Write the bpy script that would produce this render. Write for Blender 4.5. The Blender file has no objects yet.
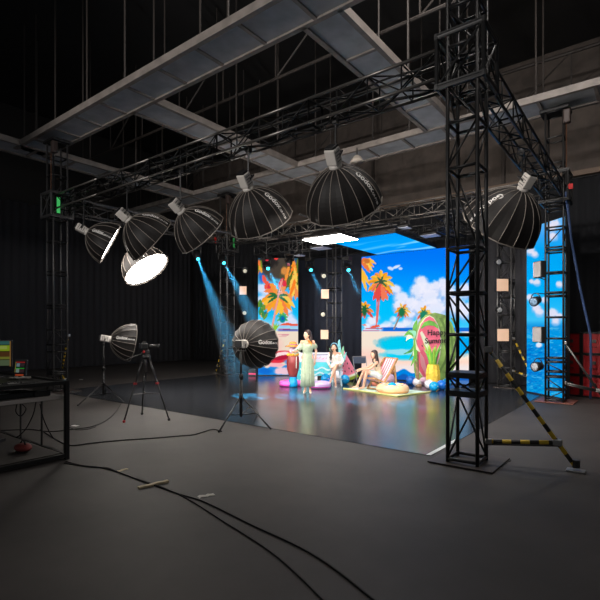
import bpy, bmesh, math, random
import numpy as np
from mathutils import Vector as V, Matrix as M

random.seed(7)
SC = bpy.context.scene
COL = SC.collection
PI = math.pi
TH = math.radians(37.7)
CT, ST = math.cos(TH), math.sin(TH)
F, H, HY = 466.0, 1.7, 330.0          # focal length in px, eye height, horizon row

def cv(X, D, Z=0.0):                  # camera-frame vector (right, away, up) -> world
    return V((CT*X - ST*D, ST*X + CT*D, Z))
def pt(px, py, D):                    # a measured photo pixel at depth D -> world
    return cv((px-300)/F*D, D, H+(HY-py)/F*D)
def gd(px, py):                       # a measured point on the floor
    D = F*H/(py-HY)
    return cv((px-300)/F*D, D, 0)
def dep(p):                           # depth of a world point
    return -ST*p[0] + CT*p[1]

# ------------------------------------------------------------------ materials
def lin(c):
    c = c/255.0
    return c/12.92 if c <= 0.04045 else ((c+0.055)/1.055)**2.4
def rgb(c): return (lin(c[0]), lin(c[1]), lin(c[2]), 1.0)
MATS = {}
def mat(name, c, rough=0.6, metal=0.0, emit=0.0, noise=0.0, nscale=8.0, spec=0.5, bump=0.0):
    if name in MATS: return MATS[name]
    m = bpy.data.materials.new(name); m.use_nodes = True
    nt = m.node_tree; b = nt.nodes['Principled BSDF']
    b.inputs['Base Color'].default_value = rgb(c)
    b.inputs['Roughness'].default_value = rough
    b.inputs['Metallic'].default_value = metal
    b.inputs['Specular IOR Level'].default_value = spec
    if emit:
        b.inputs['Emission Color'].default_value = rgb(c)
        b.inputs['Emission Strength'].default_value = emit
    if noise or bump:
        tc = nt.nodes.new('ShaderNodeTexCoord')
        n = nt.nodes.new('ShaderNodeTexNoise'); n.inputs['Scale'].default_value = nscale
        n.inputs['Detail'].default_value = 5
        nt.links.new(tc.outputs['Object'], n.inputs['Vector'])
        if noise:
            r = nt.nodes.new('ShaderNodeValToRGB')
            k = noise
            c0 = [max(0, x*(1-k)) for x in c]; c1 = [min(255, x*(1+k)) for x in c]
            r.color_ramp.elements[0].color = rgb(c0); r.color_ramp.elements[1].color = rgb(c1)
            r.color_ramp.elements[0].position = .3; r.color_ramp.elements[1].position = .7
            nt.links.new(n.outputs['Fac'], r.inputs['Fac'])
            nt.links.new(r.outputs['Color'], b.inputs['Base Color'])
        if bump:
            bp = nt.nodes.new('ShaderNodeBump'); bp.inputs['Strength'].default_value = bump
            bp.inputs['Distance'].default_value = .02
            nt.links.new(n.outputs['Fac'], bp.inputs['Height'])
            nt.links.new(bp.outputs['Normal'], b.inputs['Normal'])
    MATS[name] = m
    return m
def lightmat(name, c, strength):
    if name in MATS: return MATS[name]
    m = bpy.data.materials.new(name); m.use_nodes = True
    nt = m.node_tree; nt.nodes.clear()
    e = nt.nodes.new('ShaderNodeEmission'); e.inputs['Color'].default_value = rgb(c)
    e.inputs['Strength'].default_value = strength
    o = nt.nodes.new('ShaderNodeOutputMaterial'); nt.links.new(e.outputs[0], o.inputs['Surface'])
    MATS[name] = m
    return m
def screenmat(name, strength):        # a lit LED screen: the picture is its per-vertex colour
    m = bpy.data.materials.new(name); m.use_nodes = True
    nt = m.node_tree; nt.nodes.clear()
    a = nt.nodes.new('ShaderNodeAttribute'); a.attribute_name = 'picture'
    e = nt.nodes.new('ShaderNodeEmission'); e.inputs['Strength'].default_value = strength
    nt.links.new(a.outputs['Color'], e.inputs['Color'])
    o = nt.nodes.new('ShaderNodeOutputMaterial'); nt.links.new(e.outputs[0], o.inputs['Surface'])
    return m
def printmat(name, rough=.5):         # a printed board: the print is its per-vertex colour
    m = bpy.data.materials.new(name); m.use_nodes = True
    nt = m.node_tree; b = nt.nodes['Principled BSDF']; b.inputs['Roughness'].default_value = rough
    a = nt.nodes.new('ShaderNodeAttribute'); a.attribute_name = 'picture'
    nt.links.new(a.outputs['Color'], b.inputs['Base Color'])
    return m
def stripes(name, c1, c2, scale, axis='X', rough=.6, diag=False):
    if name in MATS: return MATS[name]
    m = mat(name, c1, rough)
    nt = m.node_tree; b = nt.nodes['Principled BSDF']
    tc = nt.nodes.new('ShaderNodeTexCoord'); w = nt.nodes.new('ShaderNodeTexWave')
    w.wave_type = 'BANDS'; w.bands_direction = 'DIAGONAL' if diag else axis
    w.inputs['Scale'].default_value = scale; w.inputs['Distortion'].default_value = 0
    r = nt.nodes.new('ShaderNodeValToRGB'); r.color_ramp.interpolation = 'CONSTANT'
    r.color_ramp.elements[0].color = rgb(c1); r.color_ramp.elements[1].color = rgb(c2)
    r.color_ramp.elements[1].position = .5
    nt.links.new(tc.outputs['Object'], w.inputs['Vector'])
    nt.links.new(w.outputs['Fac'], r.inputs['Fac']); nt.links.new(r.outputs['Color'], b.inputs['Base Color'])
    return m

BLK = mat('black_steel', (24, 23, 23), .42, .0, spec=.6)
DRK = mat('dark_plastic', (20, 20, 21), .5)
ALU = mat('aluminium', (150, 148, 146), .38, .8)
GRY = mat('grey_tube', (88, 86, 84), .4, .7)
RUB = mat('rubber', (14, 14, 14), .8)
WHT = mat('white_paint', (225, 222, 218), .5)
HEADG = mat('lamp_head_shell', (205, 199, 192), .45)
FAB = mat('softbox_fabric', (24, 21, 20), .58, noise=.12, nscale=30, spec=.3)
SEAM = mat('softbox_seam', (126, 118, 110), .5)
SILV = mat('silver_lining', (190, 190, 190), .3, .9)
INK = mat('white_lettering', (225, 222, 218), .6)
WOOD = mat('pale_wood', (196, 150, 98), .5, noise=.15, nscale=14)
SKIN = mat('skin', (228, 178, 150), .5, noise=.03)
HAIR = mat('dark_hair', (34, 22, 18), .4)
RED = mat('red_marker', (200, 30, 30), .5)

# ------------------------------------------------------------------ mesh builder
def frame_of(d):
    d = d.normalized()
    a = V((0, 0, 1)) if abs(d.z) < .95 else V((1, 0, 0))
    x = d.cross(a).normalized(); y = d.cross(x).normalized()
    return x, y
class MB:
    def __init__(s): s.v = []; s.f = []
    def add(s, vs, fs):
        o = len(s.v); s.v += [V(p) for p in vs]; s.f += [[i+o for i in f] for f in fs]; return s
    def box(s, c, d, R=None, bev=0.0):
        c = V(c); hx, hy, hz = d[0]/2, d[1]/2, d[2]/2
        if bev > 0:
            bm = bmesh.new(); bmesh.ops.create_cube(bm, size=1)
            for v in bm.verts: v.co = V((v.co.x*d[0], v.co.y*d[1], v.co.z*d[2]))
            bmesh.ops.bevel(bm, geom=list(bm.edges), offset=bev, segments=2, profile=.5, affect='EDGES')
            bm.verts.index_update()
            vs = [v.co.copy() for v in bm.verts]; fs = [[v.index for v in f.verts] for f in bm.faces]; bm.free()
        else:
            vs = [V((x, y, z)) for x in (-hx, hx) for y in (-hy, hy) for z in (-hz, hz)]
            fs = [(0, 1, 3, 2), (4, 6, 7, 5), (0, 4, 5, 1), (2, 3, 7, 6), (0, 2, 6, 4), (1, 5, 7, 3)]
        if R is not None: vs = [R @ p for p in vs]
        return s.add([p+c for p in vs], fs)
    def tube(s, p, q, r, n=8, r2=None):
        p, q = V(p), V(q); r2 = r if r2 is None else r2
        x, y = frame_of(q-p); vs = []
        for c, rr in ((p, r), (q, r2)):
            for k in range(n):
                a = 2*PI*k/n; vs.append(c + x*(rr*math.cos(a)) + y*(rr*math.sin(a)))
        fs = [(k, (k+1) % n, n+(k+1) % n, n+k) for k in range(n)] + [tuple(range(n))[::-1], tuple(range(n, 2*n))]
        return s.add(vs, fs)
    def path(s, pts, r, n=6, closed=False):
        pts = [V(p) for p in pts]; N = len(pts); vs = []; px = None
        for i, p in enumerate(pts):
            if closed: d = pts[(i+1) % N]-pts[i-1]
            else: d = pts[min(i+1, N-1)]-pts[max(i-1, 0)]
            d = d.normalized()
            if px is None: x, y = frame_of(d)
            else:
                x = (px - d*px.dot(d))
                x = x.normalized() if x.length > 1e-6 else frame_of(d)[0]
                y = d.cross(x).normalized()
            px = x
            rr = r[i] if isinstance(r, (list, tuple)) else r
            for k in range(n):
                a = 2*PI*k/n; vs.append(p + x*(rr*math.cos(a)) + y*(rr*math.sin(a)))
        fs = []
        for i in range(N if closed else N-1):
            j = (i+1) % N
            for k in range(n): fs.append((i*n+k, i*n+(k+1) % n, j*n+(k+1) % n, j*n+k))
        if not closed: fs += [tuple(range(n))[::-1], tuple(range((N-1)*n, N*n))]
        return s.add(vs, fs)
    def lathe(s, prof, n=24, mtx=None, cap=True):      # prof: (r, z)
        vs = []; m = mtx or M.Identity(4)
        for r, z in prof:
            for k in range(n):
                a = 2*PI*k/n; vs.append(m @ V((r*math.cos(a), r*math.sin(a), z)))
        L = len(prof); fs = []
        for i in range(L-1):
            for k in range(n): fs.append((i*n+k, i*n+(k+1) % n, (i+1)*n+(k+1) % n, (i+1)*n+k))
        if cap: fs += [tuple(range(n))[::-1], tuple(range((L-1)*n, L*n))]
        return s.add(vs, fs)
    def ball(s, c, r, n=16, sc=(1, 1, 1)):
        c = V(c); prof = [(r*math.sin(PI*i/(n//2)), -r*math.cos(PI*i/(n//2))) for i in range(n//2+1)]
        prof[0] = (r*.02, -r); prof[-1] = (r*.02, r)
        m = M.Translation(c) @ M.Diagonal((sc[0], sc[1], sc[2], 1))
        return s.lathe(prof, n, m)
    def prism(s, pts, a, b):                            # pts: 2-D outline; (x,y)->a+.. handled by mapper
        n = len(pts); vs = [a(p) for p in pts] + [b(p) for p in pts]
        fs = [tuple(range(n))[::-1], tuple(range(n, 2*n))] + [(k, (k+1) % n, n+(k+1) % n, n+k) for k in range(n)]
        return s.add(vs, fs)
    def torus(s, c, R, r, n=32, m=10, mtx=None, sc=1.0):
        mt = mtx or M.Identity(4); pts = []
        base = len(s.v); vs = []
        for i in range(n):
            a = 2*PI*i/n
            for k in range(m):
                b = 2*PI*k/m; rr = R + r*math.cos(b)
                vs.append(V(c) + (mt @ V((rr*math.cos(a), rr*math.sin(a), r*sc*math.sin(b)))))
        fs = [(i*m+k, ((i+1) % n)*m+k, ((i+1) % n)*m+(k+1) % m, i*m+(k+1) % m) for i in range(n) for k in range(m)]
        return s.add(vs, fs)
    def build(s, name, m, parent=None, smooth=False, local=False, loc=None):
        me = bpy.data.meshes.new(name)
        off = V(loc) if loc is not None else V((0, 0, 0))
        vs = s.v
        if parent is not None and not local:
            inv = wm(parent).inverted(); vs = [inv @ p for p in vs]
        if loc is not None: vs = [p-off for p in vs]
        me.from_pydata([tuple(p) for p in vs], [], [tuple(f) for f in s.f]); me.update()
        bm = bmesh.new(); bm.from_mesh(me); bmesh.ops.recalc_face_normals(bm, faces=bm.faces); bm.to_mesh(me); bm.free()
        if smooth:
            for p in me.polygons: p.use_smooth = True
        me.materials.append(m)
        o = bpy.data.objects.new(name, me); COL.objects.link(o)
        if loc is not None: o.location = off
        if parent is not None: o.parent = parent
        return o
def wm(o):
    m = o.matrix_basis.copy()
    while o.parent is not None:
        o = o.parent; m = o.matrix_basis @ m
    return m
def tag(o, label=None, cat=None, group=None, kind=None):
    if label: o['label'] = label
    if cat: o['category'] = cat
    if group: o['group'] = group
    if kind: o['kind'] = kind
    return o
def thing(name, label, cat, loc=(0, 0, 0), rz=0.0, group=None):
    o = bpy.data.objects.new(name, None); COL.objects.link(o); o.empty_display_size = .1
    o.location = V(loc); o.rotation_euler = (0, 0, rz)
    return tag(o, label, cat, group)
def copy_tree(o, parent=None):
    c = o.copy(); COL.objects.link(c); c.parent = parent
    for ch in [k for k in o.children]: copy_tree(ch, c)
    return c
def kids(o): return list(o.children)
def text_mesh(txt, size, mapper, name, m, parent, bold=0.0, align='LEFT'):
    cu = bpy.data.curves.new('t', 'FONT'); cu.body = txt; cu.size = size; cu.align_x = align
    cu.offset = bold; cu.resolution_u = 3
    ob = bpy.data.objects.new('t', cu); COL.objects.link(ob)
    bpy.context.view_layer.update()
    dg = bpy.context.evaluated_depsgraph_get()
    me = bpy.data.meshes.new_from_object(ob.evaluated_get(dg))
    bpy.data.objects.remove(ob); 
    mb = MB(); mb.v = [V(mapper(v.co.x, v.co.y)) for v in me.vertices]; mb.f = [list(p.vertices) for p in me.polygons]
    bpy.data.meshes.remove(me)
    return mb.build(name, m, parent, local=True)
def remesh(mb, name, m, parent, voxel=.008, smooth=3, local=True):
    me = bpy.data.meshes.new('t'); me.from_pydata([tuple(p) for p in mb.v], [], [tuple(f) for f in mb.f])
    bm = bmesh.new(); bm.from_mesh(me); bmesh.ops.recalc_face_normals(bm, faces=bm.faces); bm.to_mesh(me); bm.free()
    ob = bpy.data.objects.new('t', me); COL.objects.link(ob)
    r = ob.modifiers.new('r', 'REMESH'); r.mode = 'VOXEL'; r.voxel_size = voxel
    if smooth:
        k = ob.modifiers.new('s', 'SMOOTH'); k.iterations = smooth; k.factor = .5
    bpy.context.view_layer.update()
    dg = bpy.context.evaluated_depsgraph_get()
    out = bpy.data.meshes.new_from_object(ob.evaluated_get(dg))
    bpy.data.objects.remove(ob); bpy.data.meshes.remove(me)
    out.name = name; out.materials.clear(); out.materials.append(m)
    for p in out.polygons: p.use_smooth = True
    o = bpy.data.objects.new(name, out); COL.objects.link(o); o.parent = parent
    return o
def cap(mb, p, q, r1, r2=None, n=10):                  # tapered capsule
    r2 = r1 if r2 is None else r2
    p, q = V(p), V(q)
    mb.ball(p, r1, n); mb.ball(q, r2, n)
    if (q-p).length > 1e-5: mb.tube(p, q, r1, n, r2)

# ------------------------------------------------------------------ camera, world
cam = bpy.data.cameras.new('camera'); co = bpy.data.objects.new('camera', cam); COL.objects.link(co)
co.location = (0, 0, H); co.rotation_euler = (PI/2, 0, TH)
cam.sensor_width = 36; cam.sensor_fit = 'HORIZONTAL'; cam.lens = F/600*36; cam.shift_y = .05
cam.clip_end = 200; SC.camera = co
SC.view_settings.view_transform = 'Standard'; SC.view_settings.look = 'None'
SC.view_settings.gamma = 1; SC.view_settings.exposure = 0; SC.view_settings.use_curve_mapping = False
SC.cycles.use_denoising = True
SC.cycles.max_bounces = 6; SC.cycles.diffuse_bounces = 3; SC.cycles.glossy_bounces = 3
SC.cycles.sample_clamp_indirect = 4.0
SC.cycles.volume_bounces = 0
w = bpy.data.worlds.new('hall_air'); SC.world = w; w.use_nodes = True
w.node_tree.nodes['Background'].inputs['Color'].default_value = (.9, .95, 1, 1)
w.node_tree.nodes['Background'].inputs['Strength'].default_value = .15

# house light high over the floor on the near side of the rig
li = bpy.data.lights.new('house_light', 'AREA'); li.shape = 'RECTANGLE'; li.size = 5; li.size_y = 3; li.energy = 460; li.color = (1, .93, .88)
lo = bpy.data.objects.new('house_light', li); COL.objects.link(lo); lo.location = (-1.6, 7.0, 10.2); lo.rotation_euler = (math.radians(8), 0, 0)
# added fill spot behind the camera, brightening the lamp heads on the front truss
li = bpy.data.lights.new('front_fill_spot', 'SPOT'); li.energy = 3200; li.color = (1, .95, .91); li.spot_size = math.radians(61); li.spot_blend = .6; li.shadow_soft_size = .25
lo = bpy.data.objects.new('front_fill_spot', li); COL.objects.link(lo); lo.location = (-5.5, -6, 6.2)
lo.rotation_euler = (V((-7.0, 6.0, 6.0))-V(lo.location)).to_track_quat('-Z', 'Y').to_euler()
# ------------------------------------------------------------------ the hall
def struct(name, mb, m): return tag(mb.build(name, m), kind='structure')
conc = mat('concrete_floor', (54, 50, 48), .62, noise=.16, nscale=.9, bump=.06)
nt = conc.node_tree                                       # finer speckle and worn patches over the big mottling
bs = nt.nodes['Principled BSDF']
n2 = nt.nodes.new('ShaderNodeTexNoise'); n2.inputs['Scale'].default_value = 6; n2.inputs['Detail'].default_value = 8
tc2 = nt.nodes.new('ShaderNodeTexCoord'); nt.links.new(tc2.outputs['Object'], n2.inputs['Vector'])
mr = nt.nodes.new('ShaderNodeMapRange'); mr.inputs['To Min'].default_value = .86; mr.inputs['To Max'].default_value = 1.12
nt.links.new(n2.outputs['Fac'], mr.inputs['Value'])
mx = nt.nodes.new('ShaderNodeMix'); mx.data_type = 'RGBA'; mx.blend_type = 'MULTIPLY'; mx.inputs['Factor'].default_value = 1
src = bs.inputs['Base Color'].links[0].from_socket
nt.links.new(src, mx.inputs[6]); nt.links.new(mr.outputs['Result'], mx.inputs[7]); nt.links.new(mx.outputs[2], bs.inputs['Base Color'])
struct('floor', MB().box((-3, 5.5, -.1), (40, 25, .2)), conc)
struct('ceiling', MB().box((-3, 5.5, 11.1), (40, 25, .2)), mat('roof_sheet', (30, 29, 29), .8))
struct('wall_back', MB().box((-3, 17.6, 5.5), (40, .2, 11)), mat('brown_cladding', (84, 75, 69), .8, noise=.12, nscale=3))
struct('wall_left', MB().box((-21.4, 5.5, 5.5), (.2, 25, 11)), mat('grey_cladding', (40, 38, 37), .8))
# battens and a ledge on the upper back wall
for k, (x, z0, z1) in enumerate([(-9.6, 6.5, 9.4), (-6.0, 6.5, 9.4), (-4.4, 6.5, 9.4), (-1.2, 6.5, 9.4), (1.2, 6.5, 9.4), (3.6, 6.5, 9.4)]):
    struct('trim_%d' % (k+1), MB().box((x, 17.46, (z0+z1)/2), (.12, .08, z1-z0)), mat('batten', (60, 52, 47), .7))
struct('trim_7', MB().box((-3, 17.35, 6.72), (36, .3, .16)), mat('ledge', (120, 100, 84), .6))
struct('trim_8', MB().box((-3, 17.4, 9.5), (36, .2, .3)), mat('batten', (60, 52, 47), .7))

CURT = mat('black_curtain_cloth', (54, 54, 59), .85)
def curtain(name, label, p0, p1, z0, z1, pleat=.32, amp=.028, m=None, group=None):
    p0, p1 = V(p0), V(p1); L = (p1-p0).length; d = (p1-p0)/L; nrm = V((-d.y, d.x, 0)); mb = MB()
    n = int(L/pleat*6); rng = random.Random(name+label); pts = []
    for i in range(n+1):
        s = L*i/n; a = amp*(math.sin(2*PI*s/pleat)+.35*math.sin(2*PI*s/pleat*.37+1.3))
        pts.append(p0+d*s+nrm*a)
    vs = [V((p.x, p.y, z0)) for p in pts]+[V((p.x, p.y, z1)) for p in pts]
    off = nrm*.012
    vs2 = [v+off for v in vs]; k = n+1
    fs = [(i, i+1, k+i+1, k+i) for i in range(n)] + [(2*k+i, 3*k+i, 3*k+i+1, 2*k+i+1) for i in range(n)]
    fs += [(i, 2*k+i, 2*k+i+1, i+1) for i in range(n)] + [(k+i, k+i+1, 3*k+i+1, 3*k+i) for i in range(n)]
    fs += [(0, k, 3*k, 2*k), (n, 2*k+n, 3*k+n, k+n)]
    t = thing(name, label, 'curtain', (p0+p1)/2*1.0+V((0, 0, z0)), 0, group)
    MB().add(vs+vs2, fs).build('drape', m or CURT, t, smooth=True)
    MB().tube(V((p0.x, p0.y, z1)), V((p1.x, p1.y, z1)), .03).build('curtain_rail', BLK, t)
    return t
curtain('stage_curtain', 'long black curtain across the foot of the back wall, below the brown cladding', (-20.9, 17.15, 0), (14, 17.15, 0), .02, 6.55, m=mat('back_curtain_cloth', (34, 35, 39), .9))
curtain('stage_curtain', 'black curtain covering the left side wall, behind the laptop desk and lattice tower', (-20.95, -4, 0), (-20.95, 17, 0), .02, 7.0)
curtain('stage_curtain', 'narrow black drape between the palm-tree screen and the wide beach screen', (-12.2, 15.2, 0), (-8.2, 15.2, 0), .02, 4.6, m=mat('navy_drape', (44, 49, 64), .9), amp=.012)
curtain('stage_curtain', 'black drape between the wide beach screen and the tall sky screen at right', (-4.75, 15.35, 0), (-2.3, 15.35, 0), .02, 4.9)

# the black vinyl dance floor
vin = mat('black_vinyl', (40, 42, 46), .3, spec=.75)
nt = vin.node_tree; bs = nt.nodes['Principled BSDF']
tc2 = nt.nodes.new('ShaderNodeTexCoord'); n2 = nt.nodes.new('ShaderNodeTexNoise'); n2.inputs['Scale'].default_value = .9; n2.inputs['Detail'].default_value = 3
mr = nt.nodes.new('ShaderNodeMapRange'); mr.inputs['To Min'].default_value = .15; mr.inputs['To Max'].default_value = .27
nt.links.new(tc2.outputs['Object'], n2.inputs['Vector']); nt.links.new(n2.outputs['Fac'], mr.inputs['Value']); nt.links.new(mr.outputs['Result'], bs.inputs['Roughness'])
bp = nt.nodes.new('ShaderNodeBump'); bp.inputs['Strength'].default_value = .02; bp.inputs['Distance'].default_value = .01
nt.links.new(n2.outputs['Fac'], bp.inputs['Height']); nt.links.new(bp.outputs['Normal'], bs.inputs['Normal'])
stage = thing('dance_floor', 'large glossy black vinyl stage floor between the four lattice towers', 'floor mat', (-7.9, 10.5, 0))
MB().box((-7.9, 10.65, .004), (10.9, 9.2, .008)).build('vinyl_sheet', vin, stage)
a, b = V((-2.72, 6.05, .01)), V((-2.46, 6.05, .01))
MB().box((-2.48, 6.6, .0095), (.06, 1.1, .003)).build('edge_tape', mat('white_tape', (205, 210, 214), .6), stage)

# ------------------------------------------------------------------ ceiling gantries
PANEL = mat('gantry_panel', (164, 167, 172), .55, noise=.08, nscale=3)
ROD = mat('dark_rod', (52, 46, 42), .6)
FLNG = mat('gantry_flange', (130, 122, 116), .55, noise=.1, nscale=4)
def gantry(label, c0, c1, width, z=7.0, rods=True, skip=()):
    c0, c1 = V(c0), V(c1); L = (c1-c0).length; d = (c1-c0)/L; s = V((-d.y, d.x, 0))
    R = M((d, s, V((0, 0, 1)))).transposed()
    t = thing('ceiling_gantry', label, 'gantry', (c0+c1)/2+V((0, 0, z)), 0, 'suspended gantries under the roof')
    MB().box((c0+c1)/2+V((0, 0, z+.05)), (L, width-.1, .04), R).build('deck_panel', PANEL, t)
    for k in (-1, 1):
        MB().box((c0+c1)/2+s*(k*width/2)+V((0, 0, z+.07)), (L, .1, .16), R).build('side_flange', FLNG, t)
    n = int(L/1.1)
    for i in range(1, n):
        MB().box(c0+d*(L*i/n)+V((0, 0, z+.022)), (.07, width-.1, .05), R).build('cross_rib', FLNG, t)
    if rods:
        m = int(L/1.55)
        for i in range(m):
            for k in (-1, 1):
                if (i+k) % 4 == 3: continue
                p = c0+d*(L*(i+.5)/m)+s*(k*(width/2-.03))
                MB().tube(p+V((0, 0, z+.1)), p+V((0, 0, 11)), .022, 6).build('hanger_rod', ROD, t)
    return t
gantry('wide pale gantry crossing behind the hanging softboxes, nearest the brown back wall', (-20.5, 12.38, 0), (8, 12.38, 0), .9)
gantry('dim gantry above the left lattice tower, running towards the middle of the hall', (-14.95, 6.1, 0), (4.5, 6.1, 0), .8)
gantry('short pale gantry seen through the top of the nearest lattice tower', (-4.57, 6.5, 0), (-4.57, 11.9, 0), .75)
gantry('gantry joining the two cross gantries above the middle softbox', (-9.75, 6.5, 0), (-9.75, 11.9, 0), .85)
gantry('darkest gantry at the far left, near the black side curtain', (-14.95, -3, 0), (-14.95, 11.9, 0), .85)
gantry('gantry continuing behind the cross gantry towards the back wall', (-9.75, 12.85, 0), (-9.75, 17.4, 0), .8, rods=False)
# round high-bay lamps, switched off
for lab, p in (('round unlit high-bay lamp under the wide pale gantry, right of the middle softbox head', pt(357, 162, 13.6)),
               ('round unlit high-bay lamp below the dim gantry at the far left', pt(37, 158, 15.0))):
    t = thing('high_bay_lamp', lab, 'lamp', p, 0, 'unlit high-bay lamps')
    MB().lathe([(.03, .2), (.1, .16), (.19, .03), (.2, 0)], 20, M.Translation(p)).build('reflector', mat('lamp_glass', (190, 180, 168), .35), t, True)
    MB().tube(p+V((0, 0, .15)), V((p.x, p.y, 7.02 if p.z < 7 else 11)), .02).build('stem', GRY, t)
# thin roof trusses in the dark
def roof_truss(label, a, b, z0, z1, n):
    a, b = V(a), V(b); t = thing('roof_truss', label, 'roof truss', a+V((0, 0, z0)), 0, 'roof trusses in the dark')
    mb = MB(); 
    MB().tube(a+V((0, 0, z0)), b+V((0, 0, z0)), .04, 6).build('lower_chord', ROD, t)
    MB().tube(a+V((0, 0, z1)), b+V((0, 0, z1)), .05, 6).build('upper_chord', ROD, t)
    for i in range(n):
        p = a.lerp(b, i/n); q = a.lerp(b, (i+1)/n)
        if i % 2 == 0: MB().tube(p+V((0, 0, z0)), q+V((0, 0, z1)), .025, 5).build('web_bar', ROD, t)
        MB().tube(p+V((0, 0, z0)), p+V((0, 0, z1)), .02, 5).build('web_post', ROD, t)
roof_truss('thin roof truss in the dark beyond the wide gantry', (-20, 15.2, 0), (8, 15.2, 0), 8.0, 9.6, 14)
roof_truss('thin roof truss in the dark above the row of hanging softboxes', (-20, 9.3, 0), (8, 9.3, 0), 8.3, 9.8, 14)

# ------------------------------------------------------------------ lattice towers and trusses
W = .37; CR = .024
def tower(name, label, x, y, h, levels, group, braces='alt', plate=.8, plate_mat=None, block=None, steel=BLK):
    t = thing(name, label, 'truss tower', (x, y, 0), 0, group)
    a = W/2; C = [(-a, -a), (a, -a), (a, a), (-a, a)]
    for cx, cy in C: MB().tube((x+cx, y+cy, .015), (x+cx, y+cy, h), CR, 10).build('chord', steel, t, True)
    for z in levels:
        mb = MB()
        for k in range(4):
            p, q = C[k], C[(k+1) % 4]; mb.tube((x+p[0], y+p[1], z), (x+q[0], y+q[1], z), .022, 8)
        mb.build('rung_frame', BLK, t, True)
    for i in range(len(levels)-1):
        z0, z1 = levels[i], levels[i+1]
        if z1-z0 < .2: continue
        for k in range(4):
            p, q = C[k], C[(k+1) % 4]
            if (i+(k if z0 < 1.5 else k//2)) % 2: p, q = q, p
            if braces == 'few' and (i > 3 and i % 4 or k > 1): continue
            MB().tube((x+p[0], y+p[1], z0+.02), (x+q[0], y+q[1], z1-.02), .013, 6).build('diagonal_bar', BLK, t, True)
    MB().box((x, y+.08, .0075+.008), (plate, plate, .018), bev=.003).build('base_plate', plate_mat or mat('plate_steel', (60, 52, 48), .5, .3), t)
    if block:
        z0, z1 = block; b = .29; mb = MB(); Cb = [(-b, -b), (b, -b), (b, b), (-b, b)]
        for cx, cy in Cb: mb.tube((x+cx, y+cy, z0), (x+cx, y+cy, z1), .026, 8)
        for z in (z0, z1):
            for k in range(4):
                p, q = Cb[k], Cb[(k+1) % 4]; mb.tube((x+p[0], y+p[1], z), (x+q[0], y+q[1], z), .024, 8)
                mb.box((x+(p[0]+q[0])/2, y+(p[1]+q[1])/2, z), (abs(p[0]-q[0])+.05 if p[0] != q[0] else .03, abs(p[1]-q[1])+.05 if p[1] != q[1] else .03, .07))
        for k in range(4):
            p, q = Cb[k], Cb[(k+1) % 4]; mb.tube((x+p[0], y+p[1], z0), (x+q[0], y+q[1], z1), .014, 6)
        mb.build('sleeve_block', steel, t)
    return t
def lev(h, step=.52, joints=(1.05, 3.1, 5.0)):
    L = [.06]; z = .06
    while z < h-.3:
        z += step; L.append(min(z, h))
    L += [j+.0 for j in joints if j < h] + [h-.03]
    L = sorted(L); return L
G4 = 'corner towers of the lattice rig'
lv = [.06, .88, 1.14, 1.64, 2.17, 2.73, 3.75, 4.33, 4.80, 5.3, 5.8, 6.3, 6.8]
tR = tower('truss_tower', 'nearest black lattice tower, right of centre, standing on a square steel plate', -1.96, 6.04, 6.8, lv, G4, block=(4.78, 5.42))
# the two cable trays of clamps seen low on the nearest tower
MB().box((-1.96, 6.04, 1.13), (.41, .41, .07)).build('joint_plate', BLK, tR)
MB().box((-1.96, 6.04, .9), (.41, .41, .07)).build('joint_plate', BLK, tR)
rust = mat('rusty_plate', (112, 66, 54), .6)
lf = [.06, .3, .6, .72, .95, 1.04, 1.5, 2.0, 2.5, 2.58, 3.05, 3.55, 3.63, 4.1, 4.55, 4.64, 5.1, 5.6, 6.2, 6.8]
tF = tower('truss_tower', 'black lattice tower at the right in front of the narrow sky screen', -1.95, 12.4, 6.8, lf, G4, braces='few', plate_mat=rust, block=(4.7, 5.36))
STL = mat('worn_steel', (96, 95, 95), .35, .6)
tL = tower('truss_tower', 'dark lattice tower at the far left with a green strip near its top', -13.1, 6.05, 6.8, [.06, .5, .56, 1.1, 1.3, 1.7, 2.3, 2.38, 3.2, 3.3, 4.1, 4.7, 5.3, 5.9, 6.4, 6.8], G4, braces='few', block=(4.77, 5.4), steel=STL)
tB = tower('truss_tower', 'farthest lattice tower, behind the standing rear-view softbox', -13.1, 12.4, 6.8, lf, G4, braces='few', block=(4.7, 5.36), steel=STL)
G2 = 'slim lattice towers carrying lamps beside the wide screen'
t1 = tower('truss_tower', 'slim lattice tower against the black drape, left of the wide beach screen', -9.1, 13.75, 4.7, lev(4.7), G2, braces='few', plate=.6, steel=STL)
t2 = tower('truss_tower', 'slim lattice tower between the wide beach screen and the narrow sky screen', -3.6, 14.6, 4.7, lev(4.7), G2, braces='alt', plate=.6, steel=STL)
GRN = mat('green_strip', (70, 190, 100), .5)
gx = cv(*(0, 0)) 
def strip(t, x, y, z, m, h, dy):       # a coloured plate on the camera-side corner of a sleeve block
    MB().box((x+.325, y+dy, z), (.02, .08, h)).build('marker_plate', m, t)
strip(tL, -13.1, 6.05, 5.05, mat('green_lit', (70, 200, 105), .5, emit=.5), .42, -.12); strip(tB, -13.1, 12.4, 5.0, GRN, .35, .03)
MB().box((-13.4, 12.08, 5.1), (.08, .02, .25)).build('marker_plate', RED, tB)
MB().box((-1.6, 12.08, 4.95), (.09, .02, .12)).build('marker_plate', RED, tF)

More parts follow.
